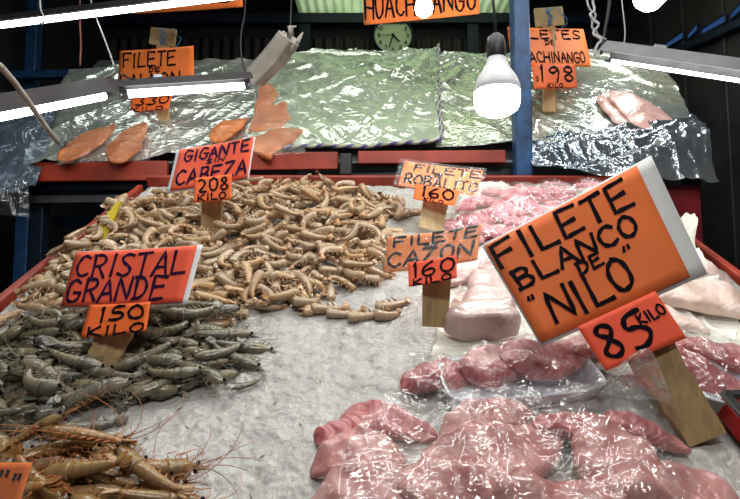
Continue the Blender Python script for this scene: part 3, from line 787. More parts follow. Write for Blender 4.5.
# stragglers on the ice
for (px, py, v, yaw, txt) in ((335,304,0,.1,'lying at the front tip of the heap nearest the bare ice'), (352,307,1,-.05,'second from the end in the row at the heap\'s front tip'),
        (372,310,8,.15,'third in the row pointing from the heap at the dogfish stake'), (392,308,9,.2,'end of the row pointing from the heap at the dogfish stake'), (398,297,0,.25,'lying reddish on the ice just below the dogfish sign'),
        (365,273,1,.0,'alone and greyish on the ice left of the dogfish sign'), (312,300,2,.3,'where the front row leaves the big heap'), (360,215,3,.9,'alone in the gap at the back edge of the heap')):
    u, w = BED.uw(px, py, .012); mw = drop(KIND['headless'][v][1], u, w, yaw, .1)
    place_shrimp('headless', 'headless_shrimp', mw, v, 'headless shrimp '+txt, 'headless shrimp in the big heap')

# --- grey head-on shrimp in front
PILE0 = H.copy()
polyB = [BED.uw(*p, .025) for p in ((-20,345),(20,326),(75,322),(150,316),(205,312),(222,326),(238,345),(215,362),(180,380),(130,388),(70,402),(20,420),(-30,435))]
def zoneB(u, w):
    su, sw = BED.uw(108, 362, .03)
    if w > sw+.09: return 'at the top of the grey heap beneath the pink red sign' if u < su+.1 else 'where the grey heap meets the beige headless heap'
    if abs(u-su) < .09: return 'in the grey heap around the stake of the 150 sign'
    if u > su: return 'at the pointed end of the grey heap on the ice'
    return 'on the grey heap in front of the red side board' if w > sw-.05 else 'at the lower edge of the grey heap above the brown shrimp'
for i in range(84):
    u, w = spot(polyB, k=14); v = rnd.randrange(12); yaw = rnd.gauss(.12, .45)+(PI if rnd.random() < .5 else 0)
    mw = drop(KIND['grey'][v][1], u, w, yaw, rnd.uniform(-.35, .35)+(PI if rnd.random() < .5 else 0), 68)
    place_shrimp('grey', 'whole_shrimp', mw, v, 'grey shrimp, %s, %s' % (curl_word(KIND['grey'][v][2]), zoneB(u, w)), 'whole grey shrimp', eyes=True)
for (px, py, v, yaw, txt) in ((92,424,0,.15,'lying alone on the bare ice below the grey heap'), (228,355,3,.35,'olive, lying apart at the pointed end of the grey heap'), (252,380,1,.4,'small and half sunk in the ice past the grey heap'), (5,418,2,-.4,'at the lowest corner of the grey heap beside the picture edge')):
    u, w = BED.uw(px, py, .012); mw = drop(KIND['grey'][v][1], u, w, yaw, .1)
    if px == 252: mw = mw @ Matrix.Scale(.45, 4)
    place_shrimp('grey', 'whole_shrimp', mw, v, 'whole grey shrimp '+txt, 'whole grey shrimp')
# --- brown head-on shrimp, nearest the camera
PILE0 = H.copy()
polyC = [BED.uw(*p, .03) for p in ((-20,466),(40,456),(95,459),(145,472),(185,494),(190,520),(140,550),(20,550),(-40,525))]
def zoneC(u, w):
    if w > BED.uw(60, 472, .03)[1]: return 'at the upper edge of the brown heap facing the bare ice'
    return 'in the brown heap beside the cut off orange card' if u < BED.uw(90, 490, .03)[0] else 'at the outer end of the brown heap on the ice'
for i in range(58):
    u, w = spot(polyC, k=14); v = rnd.randrange(9); yaw = rnd.gauss(-.3, .6)+(PI if rnd.random() < .5 else 0)
    mw = drop(KIND['orange'][v][1], u, w, yaw, rnd.uniform(-.35, .35)+(PI if rnd.random() < .5 else 0))
    place_shrimp('orange', 'brown_shrimp', mw, v, 'brown shrimp, %s, %s' % (curl_word(KIND['orange'][v][2]), zoneC(u, w)), 'whole brown shrimp')
u, w = BED.uw(112, 447, .012); mw = drop(KIND['orange'][0][1], u, w, 1.2, .1) @ Matrix.Scale(.5, 4)
place_shrimp('orange', 'brown_shrimp', mw, 0, 'small pinkish orange shrimp standing out alone above the brown heap', 'whole brown shrimp')

mb = MB()
for px, py in ((160,428),(187,427),(281,366),(146,442),(230,440),(300,420),(262,452),(205,470),(320,380),(340,345),(215,402),(275,400),(180,410),(250,490)):
    u, w = BED.uw(px, py, .0); i, j = cell(u, w); a = rnd.uniform(0, 3); h = H[i, j]+.001; l = rnd.uniform(.006, .014)
    q = [[u+math.cos(a)*l*t, w+math.sin(a)*l*t+.003*t*t, h+.001*(1-t*t)] for t in (-.5, 0, .5)]
    mb.tube([Vector(x) for x in BED.pts(q)], [.0006, .0011, .0004], 5)
o = mb.build('leg_crumbs', M['leg_grey']); tag(o, 'tiny broken shrimp leg crumbs strewn over the bare ice', 'shrimp crumbs', kind='stuff')

# ------------------------------------------------------------------ white lining and fish fillets
def smooth(A, k):
    ker = np.ones(2*k+1)/(2*k+1)
    B = np.apply_along_axis(lambda r: np.convolve(np.pad(r, k, 'edge'), ker, 'valid'), 0, A)
    return np.apply_along_axis(lambda r: np.convolve(np.pad(r, k, 'edge'), ker, 'valid'), 1, B)
def dil(A, k):
    B = A
    for _ in range(k):
        B = np.maximum.reduce([B, np.roll(B,1,0), np.roll(B,-1,0), np.roll(B,1,1), np.roll(B,-1,1)])
    return B
def samp(A, u, w):
    x = np.clip((np.asarray(u)-GU0)/GD, 0, NU-1.001); y = np.clip((np.asarray(w)-GW0)/GD, 0, NW-1.001); i = x.astype(int); j = y.astype(int); a = x-i; b = y-j
    return (A[i,j]*(1-a)+A[i+1,j]*a)*(1-b)+(A[i,j+1]*(1-a)+A[i+1,j+1]*a)*b
def quad_uw(c, n, m):
    s = np.linspace(0, 1, n)[:, None]; t = np.linspace(0, 1, m)[None, :]
    f = lambda k: (c[0][k]*(1-s)+c[1][k]*s)*(1-t)+(c[3][k]*(1-s)+c[2][k]*s)*t
    return f(0), f(1), s+0*t, t+0*s
def cover(name, px_corners, mat, label, cat, dilate=5, sm=4, off=.004, amp=.012, sc=16, seed=0, n=120, m=90, lift=None, settle=True, hgt=.02, edge_w=.02, group=None, ragged=.02):
    """a plastic sheet that lies over whatever is there: TL, TR, BR, BL given where it is seen on the bed"""
    c = [BED.uw(*p, hgt) for p in px_corners]; u, w, s, t = quad_uw(c, n, m)
    u = u + ragged*(fbm(s*7, t*7, seed+3)-.5)*2*(np.minimum(s, 1-s) < .5); w = w + ragged*(fbm(s*7, t*7, seed+4)-.5)*2
    A = smooth(dil(H, dilate), sm)
    wx = u + .03*fbm(u*12, w*12, seed+8, 2); wy = w + .03*fbm(u*12, w*12, seed+9, 2)
    h = samp(A, u, w) + off + amp*ridged(wx*sc, wy*sc, seed, 2)**1.5 - amp*.3 + .7*amp*ridged((wx+wy*.5)*sc*.22, (wy-wx*.45)*sc*1.1, seed+21, 2)**3 + .35*amp*ridged((wx-wy*.8)*sc*.9, (wy+wx*.9)*sc*.25, seed+27, 2)**3
    if lift: h = h + lift(u, w, s, t)
    h = np.maximum(h, samp(H, u, w)+off*.5)
    h = np.where(u > BR_-.03, np.maximum(h, .004), h)
    P = np.stack([u, w, h], -1).reshape(-1, 3)
    o = mk(name, BED.pts(P), gridf(n, m), mat, uv=np.stack([s, t], -1).reshape(-1, 2))
    tag(o, label, cat, group)
    if settle: stamp(P)
    return o
def torn(u, w, s, t):
    return .10*np.clip((s-.93)/.07, 0, 1)*vnoise(w*16, u*3, 5)**1.5 + .03*np.clip((.05-t)/.05, 0, 1)*vnoise(u*14, w*3, 6)
cover('plastic_lining', [(462,184),(652,184),(800,385),(428,352)], M['lining'], 'crumpled cream white plastic sheet lining the counter under the bare fish fillets', 'plastic sheet', 3, 6, .008, .026, 10, 3, 220, 200, torn)

def fillet_local(L, Wd, T, seed, kind='fillet', n=34, m=22):
    """soft slab: blunt head end, tapering tail, domed top"""
    r = random.Random(seed); ph = [r.uniform(0, 6) for _ in range(6)]; V = []; UV = []
    bend = r.uniform(-.25, .25)
    for i in range(n):
        s = i/(n-1); x = (s-.5)*L
        if kind == 'tri': wd = Wd*(1-.72*s)*min(1, s*12+.3)**.5*min(1, (1-s)*10+.2)**.5; th = T*min(1, s*10+.3)**.5*min(1, (1-s)*8+.2)**.5
        elif kind == 'block': wd = Wd*(1-.5*s)*min(1, (s*40+.6))**.4*min(1, ((1-s)*14+.25))**.4; th = T*(1-.2*s)*min(1, (s*60+.75))**.4*min(1, ((1-s)*10+.2))**.4
        elif kind == 'round': wd = Wd*max(.02, 1-(2*s-1)**2)**.5; th = T*max(.05, 1-(2*s-1)**4)**.6
        else: wd = Wd*(max(.0, math.sin(PI*min(1, (s+.012)**.72*.985)))**.62+.02); th = T*(.25+.75*math.sin(PI*min(1, (s+.02)**.75*.97))**.7)
        wd *= 1+.07*math.sin(s*9+ph[0])+.04*math.sin(s*21+ph[1]); yc = bend*L*(s-.5)**2*1.5
        for k in range(m):
            t = 2*PI*k/m; c, sn = math.cos(t), math.sin(t)
            y = yc+wd/2*math.copysign(abs(c)**(.75 if kind != 'block' else .45), c); z = th*(math.copysign(abs(sn)**(.8 if kind != 'block' else .5), sn)*.5+.5)
            if sn > 0: z += T*.10*math.sin(y/Wd*9+ph[2]+s*5)+T*.07*math.sin(s*24+ph[3]+y/Wd*6)-T*.16*math.exp(-(y/Wd*7+.4*math.sin(s*5+ph[4]))**2)*(kind in ('fillet','ribbed'))
            V.append((x, y, max(z, 0))); UV.append((s, k/m))
    if kind == 'ribbed': V = [(a, b+.04*Wd*math.sin(a/L*31+ph[5]), c*(1+.10*math.sin(a/L*34+b/Wd*5+ph[4]))) for a, b, c in V]
    return np.array(V), gridf(n, m, True)+[tuple(range(m-1,-1,-1)), tuple(range((n-1)*m, n*m))], UV
def lay_fillet(px, py, L, Wd, T, yaw, mat, label, seed, kind='fillet', conf=.7, k=6, group='fish fillets on the ice', up=0, hgt=.02, name='fish_fillet'):
    V, Fc, UV = fillet_local(L, Wd, T, seed, kind); u, w = BED.uw(px, py, hgt); P = V @ rotz(yaw).T + np.array([u, w, 0])
    base = smooth(H, k); hb = samp(base, P[:, 0], P[:, 1]); hm = hb.mean()
    P[:, 2] += conf*hb+(1-conf)*hm + up
    o = mk(name, BED.pts(P), Fc, mat, uv=UV); tag(o, label, 'fish fillet', group); stamp(P); return o
# pale fillet pieces (robalito): a pink pile at the back
rp_ = [(470,206),(500,197),(530,190),(560,186),(590,184),(455,222),(480,222),(510,214),(540,206),(570,202),(600,196),(625,190),(470,238),(500,234),(530,226),(560,218),(590,210),(510,250),(545,240),(580,228),(486,205),(525,205),(556,198),(495,218),(528,216),(640,205),(660,222),(640,225)]
wds = ['at the back', 'in the middle row', 'at the front']
for i, (px, py) in enumerate(rp_):
    col = 'nearest the orange 160 tag' if px < 490 else 'between 160 tag and big sign' if px < 560 else 'half behind the big sign'
    row = 'on top of the pile' if i >= 20 else 'at the back of the pile' if py < 208 else 'low in the pile'
    lay_fillet(px, py, rnd.uniform(.11, .17), rnd.uniform(.055, .08), .03, rnd.uniform(-1.2, 1.3), M['fl_pink'], 'pink ridged fish piece %s, %s' % (row, col), 100+i, 'ribbed', .9, 6, 'bright pink fillet pile', name='pink_fillet')
# dogfish: loin block and trimmings
lay_fillet(470, 272, .16, .06, .03, .5, M['fl_loin'], 'pinkish white curled fish trimming right behind the red 160 price tag', 201, name='fish_trimming')
lay_fillet(492, 268, .17, .06, .035, 1.2, M['fl_loin'], 'pinkish white fish trimming wedged between the loin block and the big sign', 202, name='fish_trimming')
lay_fillet(466, 292, .10, .04, .02, .9, M['fl_white'], 'small white fish trimming leaning on the grey pink loin block', 204, name='fish_trimming')
lay_fillet(489, 304, .25, .15, .062, 1.32, M['fl_loin'], 'thick grey pink dogfish loin block with a clean cut front face', 203, 'block', .6, name='dogfish_loin')
# large whitish fillets at the far end of the counter
lay_fillet(668, 262, .30, .10, .035, -.75, M['fl_white'], 'long whitish fillet lying behind the others along the torn white plastic', 211)
lay_fillet(712, 296, .34, .13, .045, -.35, M['fl_white'], 'large pale peach fillet jutting out from behind the big tilted sign', 212)
lay_fillet(655, 312, .22, .09, .03, -.5, M['fl_white'], 'pale fillet peeking out between the big orange sign and the 85 tag', 213)
lay_fillet(600, 330, .2, .09, .03, .2, M['fl_white'], 'pale fillet mostly hidden below the big orange sign', 214)
# foam tray with dark pink fillets, wrapped
def foam_tray(px, py, L, Wd, yaw, label):
    u, w = BED.uw(px, py, .02); n = 40; V = []; prof = [(.80,.004),(.88,.006),(.97,.030),(1.03,.034),(1.04,.029),(.99,.024),(.90,-.002),(.82,-.004)]
    base = samp(smooth(H, 8), [u], [w])[0]
    for k, z in prof:
        for i in range(n):
            t = 2*PI*i/n; c, s = math.cos(t), math.sin(t); x = L/2*math.copysign(abs(c)**.35, c); y = Wd/2*math.copysign(abs(s)**.35, s)
            q = np.array([x-(1-k)*Wd*.5*np.sign(x)*min(1, abs(x)/(L*.3)), y*k, z])
            V.append(q)
    P = np.array(V) @ rotz(yaw).T + np.array([u, w, base+.006]); Fc = gridf(len(prof), n, True)+[tuple(range(n-1,-1,-1)), tuple((len(prof)-1)*n+i for i in range(n))]
    o = mk('foam_tray', BED.pts(P), Fc, M['foam']); tag(o, label, 'tray', 'white foam trays'); stamp(P)
foam_tray(520, 378, .29, .12, .14, 'white foam tray with a bluish rim holding the wrapped dark pink fillets')
foam_tray(705, 385, .22, .13, -.5, 'white foam tray mostly hidden under the wrapped fillets beyond the wide stake')
lay_fillet(440, 372, .15, .07, .035, .1, M['fl_dark'], 'dark pink fillet end hanging over the tray side nearest the bare ice', 221)
lay_fillet(498, 366, .15, .09, .04, .3, M['fl_dark'], 'dark pink fillet filling the wrapped tray nearest the loin block', 222, up=.008)
lay_fillet(545, 366, .17, .09, .04, .15, M['fl_dark'], 'dark pink fillet in the wrapped tray below the corner of the big sign', 223, up=.008)
lay_fillet(592, 352, .14, .06, .03, .3, M['fl_dark'], 'dark pink fillet tucked behind the wrapped tray next to the 85 tag', 224)
lay_fillet(690, 372, .2, .085, .04, -.75, M['fl_dark'], 'dark pink folded fillet in the wrap beyond the wide wooden stake', 231)
lay_fillet(724, 362, .19, .08, .04, -.6, M['fl_dark'], 'dark pink fillet at the picture edge in the wrap beyond the stake', 232)
# front bag
lay_fillet(388, 416, .17, .075, .035, -.35, M['fl_dark'], 'dark pink fillet at the top corner of the front bag over the ice', 241)
lay_fillet(345, 428, .10, .06, .025, .3, M['fl_dark'], 'small dark pink fillet end at the front bag edge on the ice', 253)
lay_fillet(358, 452, .15, .075, .035, .12, M['fl_front'], 'rounded pale pink fillet at the front bag corner nearest the shrimp', 242, 'round')
lay_fillet(372, 492, .19, .09, .04, .05, M['fl_front'], 'pale peach fillet lowest in the front bag corner nearest the shrimp', 243, 'round')
lay_fillet(484, 414, .19, .07, .04, .42, M['fl_front'], 'pale pink fillet with rounded tip rising at the back of the front bag', 244, 'round')
lay_fillet(505, 456, .25, .115, .05, .35, M['fl_front'], 'largest pale pink fillet in the middle of the front bag', 245)
lay_fillet(468, 492, .20, .09, .035, -.1, M['fl_front'], 'pale pink fillet at the lower middle of the front bag', 246)
lay_fillet(588, 424, .19, .055, .035, -.06, M['fl_dark'], 'dark pink folded fillet across the back of the front bag below the 85 tag', 247)
lay_fillet(645, 428, .14, .055, .03, -.35, M['fl_dark'], 'pink fillet end in the front bag at the foot of the wide stake', 248)
lay_fillet(616, 470, .17, .125, .055, 1.3, M['fl_front'], 'plump rounded pink fillet standing out at the front bag end by the loose ice', 249, 'round')
lay_fillet(694, 496, .13, .09, .045, .1, M['fl_front'], 'pink rounded fillet poking out of the ice at the bottom corner', 250, 'round')
lay_fillet(560, 510, .2, .10, .04, .2, M['fl_front'], 'pink fillet at the bottom edge below the plump rounded one', 252)

# clear wraps
def peak(u, w, s, t):
    a = BED.uw(626, 432, .0); return .13*np.exp(-(((u-a[0])/.06)**2+((w-a[1])/.035)**2)**.8)
cover('plastic_wrap', [(462,186),(640,178),(600,246),(436,240)], M['film'], 'thin clear plastic film drawn over the bright pink ridged fish pile', 'plastic wrap', 4, 3, .004, .010, 16, 14, 160, 100, settle=False)
cover('plastic_wrap', [(410,338),(608,334),(636,388),(408,393)], M['film'], 'shiny clear plastic wrapped tight around the foam tray of dark pink fillets', 'plastic wrap', 2, 3, .004, .012, 15, 11, 200, 140, settle=False)
cover('plastic_wrap', [(652,342),(760,328),(775,402),(690,418)], M['film'], 'glossy clear plastic over the folded fillets beyond the wide wooden stake', 'plastic wrap', 4, 4, .004, .014, 15, 12, 140, 140, settle=False)
cover('plastic_bag', [(392,388),(668,392),(700,545),(285,545)], M['film'], 'large clear plastic bag with bright creases covering the front fillets', 'plastic bag', 5, 5, .004, .018, 11, 13, 330, 230, peak, settle=False)

# red crate by the foot of the stake, and the yellow scraper
def crate(px, py, label):
    u, w = BED.uw(px, py, .02); root = empty('red_crate', bp(u, w, .0), label, 'crate'); 
    for (du, dw, a, b) in ((0,-.07,.24,.012),(0,.07,.24,.012),(-.12,0,.012,.14),(.12,0,.012,.14)):
        MB().box(bp(u+du, w+dw, .022), (a, b, .04), RB, .003).build('side_panel', M['red_crate'], root, False)
        MB().box(bp(u+du, w+dw, .046), (a+.006, b+.006, .008), RB, .003).build('rim', M['black'], root, False)
    MB().box(bp(u, w, .004), (.24, .14, .006), RB).build('base_panel', M['red_crate'], root, False)
crate(822, 436, 'red plastic crate with black rim at the picture edge behind the wide stake')
A, B = at(96, 240, 1.56), at(117, 202, 1.60); x = Vector((.026, .0, .0)); y = Vector((0, .006, 0))
V = [A-x*.9, A+x, B+x*.5+Vector((0,0,.004)), B-x*.1, A-x*.9+y, A+x+y, B+x*.5+y, B-x*.1+y]
yt = empty('yellow_scraper', A, 'flat yellow plastic scraper stuck upright at the far side of the shrimp heap', 'scraper')
mk('blade', V, [(0,1,2,3),(7,6,5,4),(0,4,5,1),(1,5,6,2),(2,6,7,3),(3,7,4,0)], M['yellow'], yt, smooth=False)

# ------------------------------------------------------------------ price signs
INK, INKB = M['ink'], M['ink_blue']
def foot(px, py, h=.02): u, w = BED.uw(px, py, h); return bp(u, w, 0)
price_sign('big tilted orange sign reading white Nile fillet with a red 85 price tag', foot(708, 436),
    dict(c=[(484,246),(636,166),(690,277),(541,343)], Y=1.0, lean=34, curl=.004, mat=M['orange_big'], seed=3, lines=[('FILETE',.02,.88,.04,.285,.0085,.03),('BLANCO',.05,.84,.335,.51,.0075,.01),('DE',.40,.56,.51,.62,.006,-.03),('NILO',.14,.68,.63,.91,.0085,-.03),('"',.055,.10,.60,.72,.006),('"',.70,.75,.56,.68,.006)]),
    dict(c=[(577,327),(655,291),(686,338),(606,371)], Y=.945, lean=14, curl=.002, mat=M['red_card'], seed=5, lines=[('85',.08,.70,.14,.88,.0085),('KILO',.64,.97,.26,.47,.0038,-.05)]),
    ((628,318),.975,(706,440),.905,50,38,M['wood_dark'],dict(th=.018,ragged=.04)),
    (-.02,1.13,-.03,1.04,M['sleeve']), (-.01,1.11,-.02,1.03))
price_sign('pink red sign reading large cristal with an orange 150 price tag over the grey shrimp', foot(98, 370),
    dict(c=[(76,252),(198,246),(182,302),(62,307)], Y=1.13, lean=38, curl=.004, mat=M['red_card'], ink=INKB, seed=8, lines=[('CRISTAL',.05,.96,.08,.50,.0075),('GRANDE',.03,.84,.53,.93,.0075)]),
    dict(c=[(90,305),(151,302),(146,331),(81,338)], Y=1.095, lean=16, curl=.003, mat=M['price_orange'], seed=9, lines=[('150',.22,.92,.08,.55,.0065),('KILO',.10,.95,.70,1.0,.0055)]),
    ((122,318),1.10,(98,371),1.055,34,30,M['wood'],dict(ragged=.05)), (-.03,1.05,-.04,1.05,M['sleeve']), (-.015,1.035,-.02,1.03))
price_sign('red sign reading headless giant with an orange 208 tag in the beige shrimp heap', foot(211, 240),
    dict(c=[(180,150),(254,137),(248,178),(170,191)], Y=1.60, lean=24, curl=.004, mat=M['red_card'], ink=INKB, seed=12, lines=[('GIGANTE',.10,.97,.05,.35,.008),('SIN',.42,.66,.375,.475,.005),('CABEZA',.05,.97,.545,.90,.0085,-.02)]),
    dict(c=[(195,178),(232,174),(232,199),(194,203)], Y=1.575, lean=8, curl=.002, mat=M['price_orange'], ink=INK, seed=13, lines=[('208',.10,.92,.08,.62,.008),('KILO',.12,.85,.70,.95,.006)]),
    ((213,190),1.59,(210,243),1.57,21,19,M['wood']), (-.06,1.02,-.04,1.06,M['sleeve']), (-.05,1.01,-.02,1.03))
price_sign('light orange sleeved sign reading sea bass fillet with 160 tag by the pink pile', foot(432, 232),
    dict(c=[(405,161),(483,171),(477,196),(398,186)], Y=1.66, lean=14, curl=.004, mat=M['light_orange'], seed=15, lines=[('FILETE',.14,.98,.06,.33,.0075),('DE',.42,.52,.36,.48,.005),('ROBALITO',.06,.98,.50,.88,.0075,.03)]),
    dict(c=[(416,184),(459,191),(455,206),(413,199)], Y=1.64, lean=8, curl=.002, mat=M['price_orange'], seed=16, lines=[('160',.18,.92,.05,.72,.0075),('KILO',.25,.72,.78,1.0,.004)]),
    ((438,192),1.655,(430,230),1.63,26,24,M['wood_pale']), (-.06,1.04,-.06,1.06,M['thin_sleeve']))
price_sign('wrinkled plastic covered orange sign reading dogfish fillet with a red 160 tag', foot(436, 326),
    dict(c=[(388,238),(482,225),(478,261),(384,273)], Y=1.19, lean=20, curl=.005, mat=M['light_orange'], seed=18, lines=[('FILETE',.08,.97,.04,.32,.0065),('DE',.42,.56,.35,.47,.0045),('CAZON',.03,.93,.46,.86,.0065,-.04)]),
    dict(c=[(408,263),(457,255),(457,278),(409,287)], Y=1.165, lean=8, curl=.003, mat=M['red_card'], seed=19, lines=[('160',.10,.95,.06,.66,.0055),('KILO',.10,.88,.74,1.0,.0045)]),
    ((437,270),1.18,(435,327),1.16,29,25,M['wood_dark']), (-.05,1.05,-.07,1.05,M['thin_sleeve']))
def cardboard(cx, cy, wpx, hpx, Y, rot=0):
    def f(root):
        p = at(cx, cy, Y); k = Y/F; R = Matrix.Rotation(rot, 3, 'Y')
        MB().box(p, (wpx*k, .012, hpx*k), R, .003).build('stake_top', M['cardboard'], root, False)
        tie = MB(); r = random.Random(int(cx))
        for i in range(3):
            q = [at(cx+r.uniform(-4,5), cy+hpx*.45*(-1+j*.5)+r.uniform(-1,1), Y-.012-.004*(j % 2)) for j in range(5)]; tie.tube(q, .0022, 5)
        q = [at(cx+wpx*.3+r.uniform(-1,5)+(6 if j in (2,3) else 0), cy-hpx*.5+j*hpx*.28, Y-.01) for j in range(5)]; tie.tube(q, .002, 5)
        tie.build('string_tie', M['cord_blue'], root)
        A = at(cx, cy+hpx*.4, Y+.005); Bq = at(cx, cy+95, Y-.05)
        MB().bar(A, Bq, .06, .012, Vector((0,1,0))).build('stake', M['wood'], root, False)
    return f
def tfoot(px, py): return on_plane(px, py, TIER.O, TIER.N)
price_sign('orange sign reading salmon fillet partly behind a lamp tube with red 330 tag', tfoot(152, 118),
    dict(c=[(120,51),(194,46),(194,84),(118,88)], Y=2.47, lean=6, curl=.004, mat=M['orange'], seed=21, lines=[('FILETE',.06,.76,.08,.46,.011),('DE',.42,.56,.50,.62,.008),('SALMON',.02,.82,.66,1.0,.011)]),
    dict(c=[(132,95),(173,93),(168,109),(130,113)], Y=2.45, lean=5, curl=.002, mat=M['price_orange'], seed=22, lines=[('330',.12,.95,.12,.64,.009),('KILO',.05,.85,.76,1.0,.007)]),
    extra=cardboard(163, 37, 27, 18, 2.5, .1), sleeve=(-.03,1.03,-.05,1.05,M['sleeve']))
price_sign('orange sign reading snapper fillets behind the blue post with an orange 198 tag', tfoot(553, 100),
    dict(c=[(507,27),(583,29),(591,67),(512,66)], Y=2.47, lean=6, curl=.004, mat=M['orange'], seed=25, lines=[('FILETES',.02,.93,.05,.28,.010),('DE',.43,.56,.32,.44,.008),('HUACHINANGO',.04,.93,.62,.90,.009)]),
    dict(c=[(532,63),(575,64),(577,88),(534,89)], Y=2.45, lean=5, curl=.002, mat=M['price_orange'], seed=26, lines=[('$',.04,.12,.5,.72,.004),('198',.15,.95,.08,.74,.014),('KILO',.30,.66,.80,.96,.007)]),
    extra=cardboard(549, 17, 30, 20, 2.5, -.08))
def hang(px1, px2, Y):
    def f(root):
        for px in (px1, px2):
            a = at(px, 1, Y+.004); MB().tube([a, (a.x, a.y, HC)], .0018, 5).build('hanging_string', M['cord_dark'], root)
    return f
price_sign('wide orange hanging sign reading red snapper above the wall clock', at(421, 22, 2.25),
    dict(c=[(363,-6),(479,-16),(480,14),(364,25)], Y=2.25, lean=4, curl=.003, mat=M['orange'], seed=30, lines=[('HUACHINANGO',.02,.97,.10,.84,.010)]), extra=hang(375, 470, 2.25), name='hanging_sign')
price_sign('orange hanging sign reading fillet cut off by the picture top edge', at(190, 8, 2.25),
    dict(c=[(131,-22),(243,-30),(243,7),(132,14)], Y=2.25, lean=4, curl=.003, mat=M['orange'], seed=31, lines=[('FILETE',.12,.88,.12,.84,.012)]), extra=hang(140, 235, 2.25), name='hanging_sign')
price_sign('orange card in a clear sleeve cut off at the bottom corner beside brown shrimp', foot(10, 495),
    dict(c=[(-60,461),(34,463),(14,522),(-80,522)], Y=.66, lean=30, curl=.003, mat=M['orange'], seed=33, lines=[("''",.70,.80,.15,.42,.006),("''",.86,.94,.22,.45,.006)]),
    None, ((-20,500),.66,(-20,560),.62,40,40,M['wood']), (-.06,1.10,-.04,1.05,M['thin_sleeve']))
# numerals, ticks and hands of the clock
def ckpos(u, v, l): return cc + Vector(((u-.5)*2*cr, -.013-l, (.5-v)*2*cr))
ln = []
for h in range(12):
    a = 2*PI*h/12; t = str(h or 12); s, q = .5+.36*math.sin(a), .5-.36*math.cos(a); w = .035*len(t); ln.append((t, s-w, s+w, q-.045, q+.045, .006))
letters(ln, ckpos, 2*cr, 2*cr, 2).build('numerals', M['ink'], ck, False)
for nm, a, l, w in (('hour_hand', 2*PI*4.55/12, .45, .012), ('minute_hand', 2*PI*33/60, .66, .009), ('second_hand', 2*PI*45/60, .7, .004)):
    d = Vector((math.sin(a), 0, math.cos(a))); p = cc+Vector((0,-.018,0)); MB().bar(p-d*cr*.1, p+d*cr*l, w, .003, Vector((0,1,0)), 0).build(nm, M['ink'], ck, False)

# ------------------------------------------------------------------ upper display shelf
RT = Matrix((TIER.U, TIER.W, TIER.N)).transposed()
def tp(u, w, h=0): return Vector(TIER.pts([[u, w, h]])[0])
TW = 1.06; TL_, TR_ = -1.55, 1.46
sh = empty('display_shelf', (0, 2.3, 0), 'tilted upper display shelf with red front boards behind the ice counter', 'shelf')
MB().box(tp((TL_+TR_)/2, TW/2, -.03), (TR_-TL_, TW, .03), RT, .004).build('shelf_panel', M['steel'], sh, False)
for (xa, ya, xb, yb, hh) in ((22,172.5,168,171,20), (250,162,338,161,18), (358,158,505,157,13)):
    A, B = at(xa, ya, 2.21), at(xb, yb, 2.21); MB().bar(A, B, .025, hh/F*2.21, Vector((0,0,1))).build('front_board', M['red'], sh, False)
for (xa, ya, xb, yb, hh, mt) in ((30,187,200,185,10,'dark_blue'), (30,200,200,198,8,'steel'), (200,182,520,172,7,'black')):
    A, B = at(xa, ya, 2.27), at(xb, yb, 2.27); MB().bar(A, B, .03, hh/F*2.27, Vector((0,0,1))).build('cross_bar', M[mt], sh, False)
p0 = at(346, 165, 2.2); MB().box(p0, (.05, .04, .09), None, .004).build('bracket', M['black'], sh, False)
for u in (TL_+.06, TR_-.06, at(53, 200, 2.4).x):
    for w in (.05, TW-.08):
        p = tp(u, w, -.05); MB().bar((p.x, p.y, 0), (p.x, p.y, p.z), .055, .055, Vector((0,1,0))).build('leg', M['blue' if u == TL_+.06 else 'dark_blue'], sh, False)
a_, b_ = at(650, 186, 2.16), at(699, 186, 2.16); MB().box(((a_.x+b_.x)/2, 2.16, a_.z/2), (b_.x-a_.x, .02, a_.z), None, .003).build('side_panel', M['dark_red'], sh, False)
A, B = at(55, 222, 2.6), at(190, 220, 2.6); MB().bar(A, B, .04, .05).build('brace', M['blue'], sh, False)

def shelf_sheet(px_c, mat, label, seed, gather=None, amp=.022, n=130, m=90, h0=.006, crumple=0, hem=None, curl=0, ragged=.015, radial=9):
    c = [TIER.uw(*p) for p in px_c]; u, w, s, t = quad_uw(c, n, m)
    w = w + ragged*(fbm(s*6, s*0+seed, seed)-.5)*2*((t < .5)*1.5+.5); u = u + ragged*(fbm(t*6, t*0+seed, seed+7)-.5)*2
    h = .25*amp*ridged(u*3, w*3, seed, 2)
    if gather:
        g = TIER.uw(*gather); du, dw = u-g[0], w-g[1]; ang = np.arctan2(dw, du); d = np.hypot(du, dw)
        h = h + amp*ridged(ang*radial/2+d*.6, d*1.4, seed+2, 2)*np.exp(-d*.8)*np.clip(d*9, .3, 1)
    else: h = h + amp*.8*ridged(u*6.5-w*4.0+.5*fbm(u*3, w*3, seed, 2), (w+u*.6)*1.3, seed+5, 2)**1.5
    if crumple: h = h + crumple*ridged(u*9+w*3, w*5-u*2, seed+3, 2)**2
    if gather: h = h + .4*amp*ridged(u*5.5+w*5+.6*fbm(u*3, w*3, seed, 2), (w-u)*1.2, seed+15, 2)**1.6
    if curl: h = h + curl*np.clip((t-.75)/.25, 0, 1)**2 - curl*.2*np.clip((.1-t)/.1, 0, 1)
    h = h + h0
    P = np.stack([u, w, h], -1).reshape(-1, 3)
    o = mk('plastic_sheet', TIER.pts(P), gridf(n, m), mat, uv=np.stack([s, t], -1).reshape(-1, 2)); tag(o, label, 'plastic sheet', 'plastic sheets on the upper shelf')
    if hem:
        for side in hem:
            if side == 'right': idx = [(n-1)*m+j for j in range(0, m, 3)]
            else: idx = [i*m+m-1 for i in range(0, n, 3)]
            MB().tube([TIER.pts(P[k:k+1]+np.array([[0,0,.006]]))[0] for k in idx], .009, 6).build('hem', M['hem'], o)
    return o
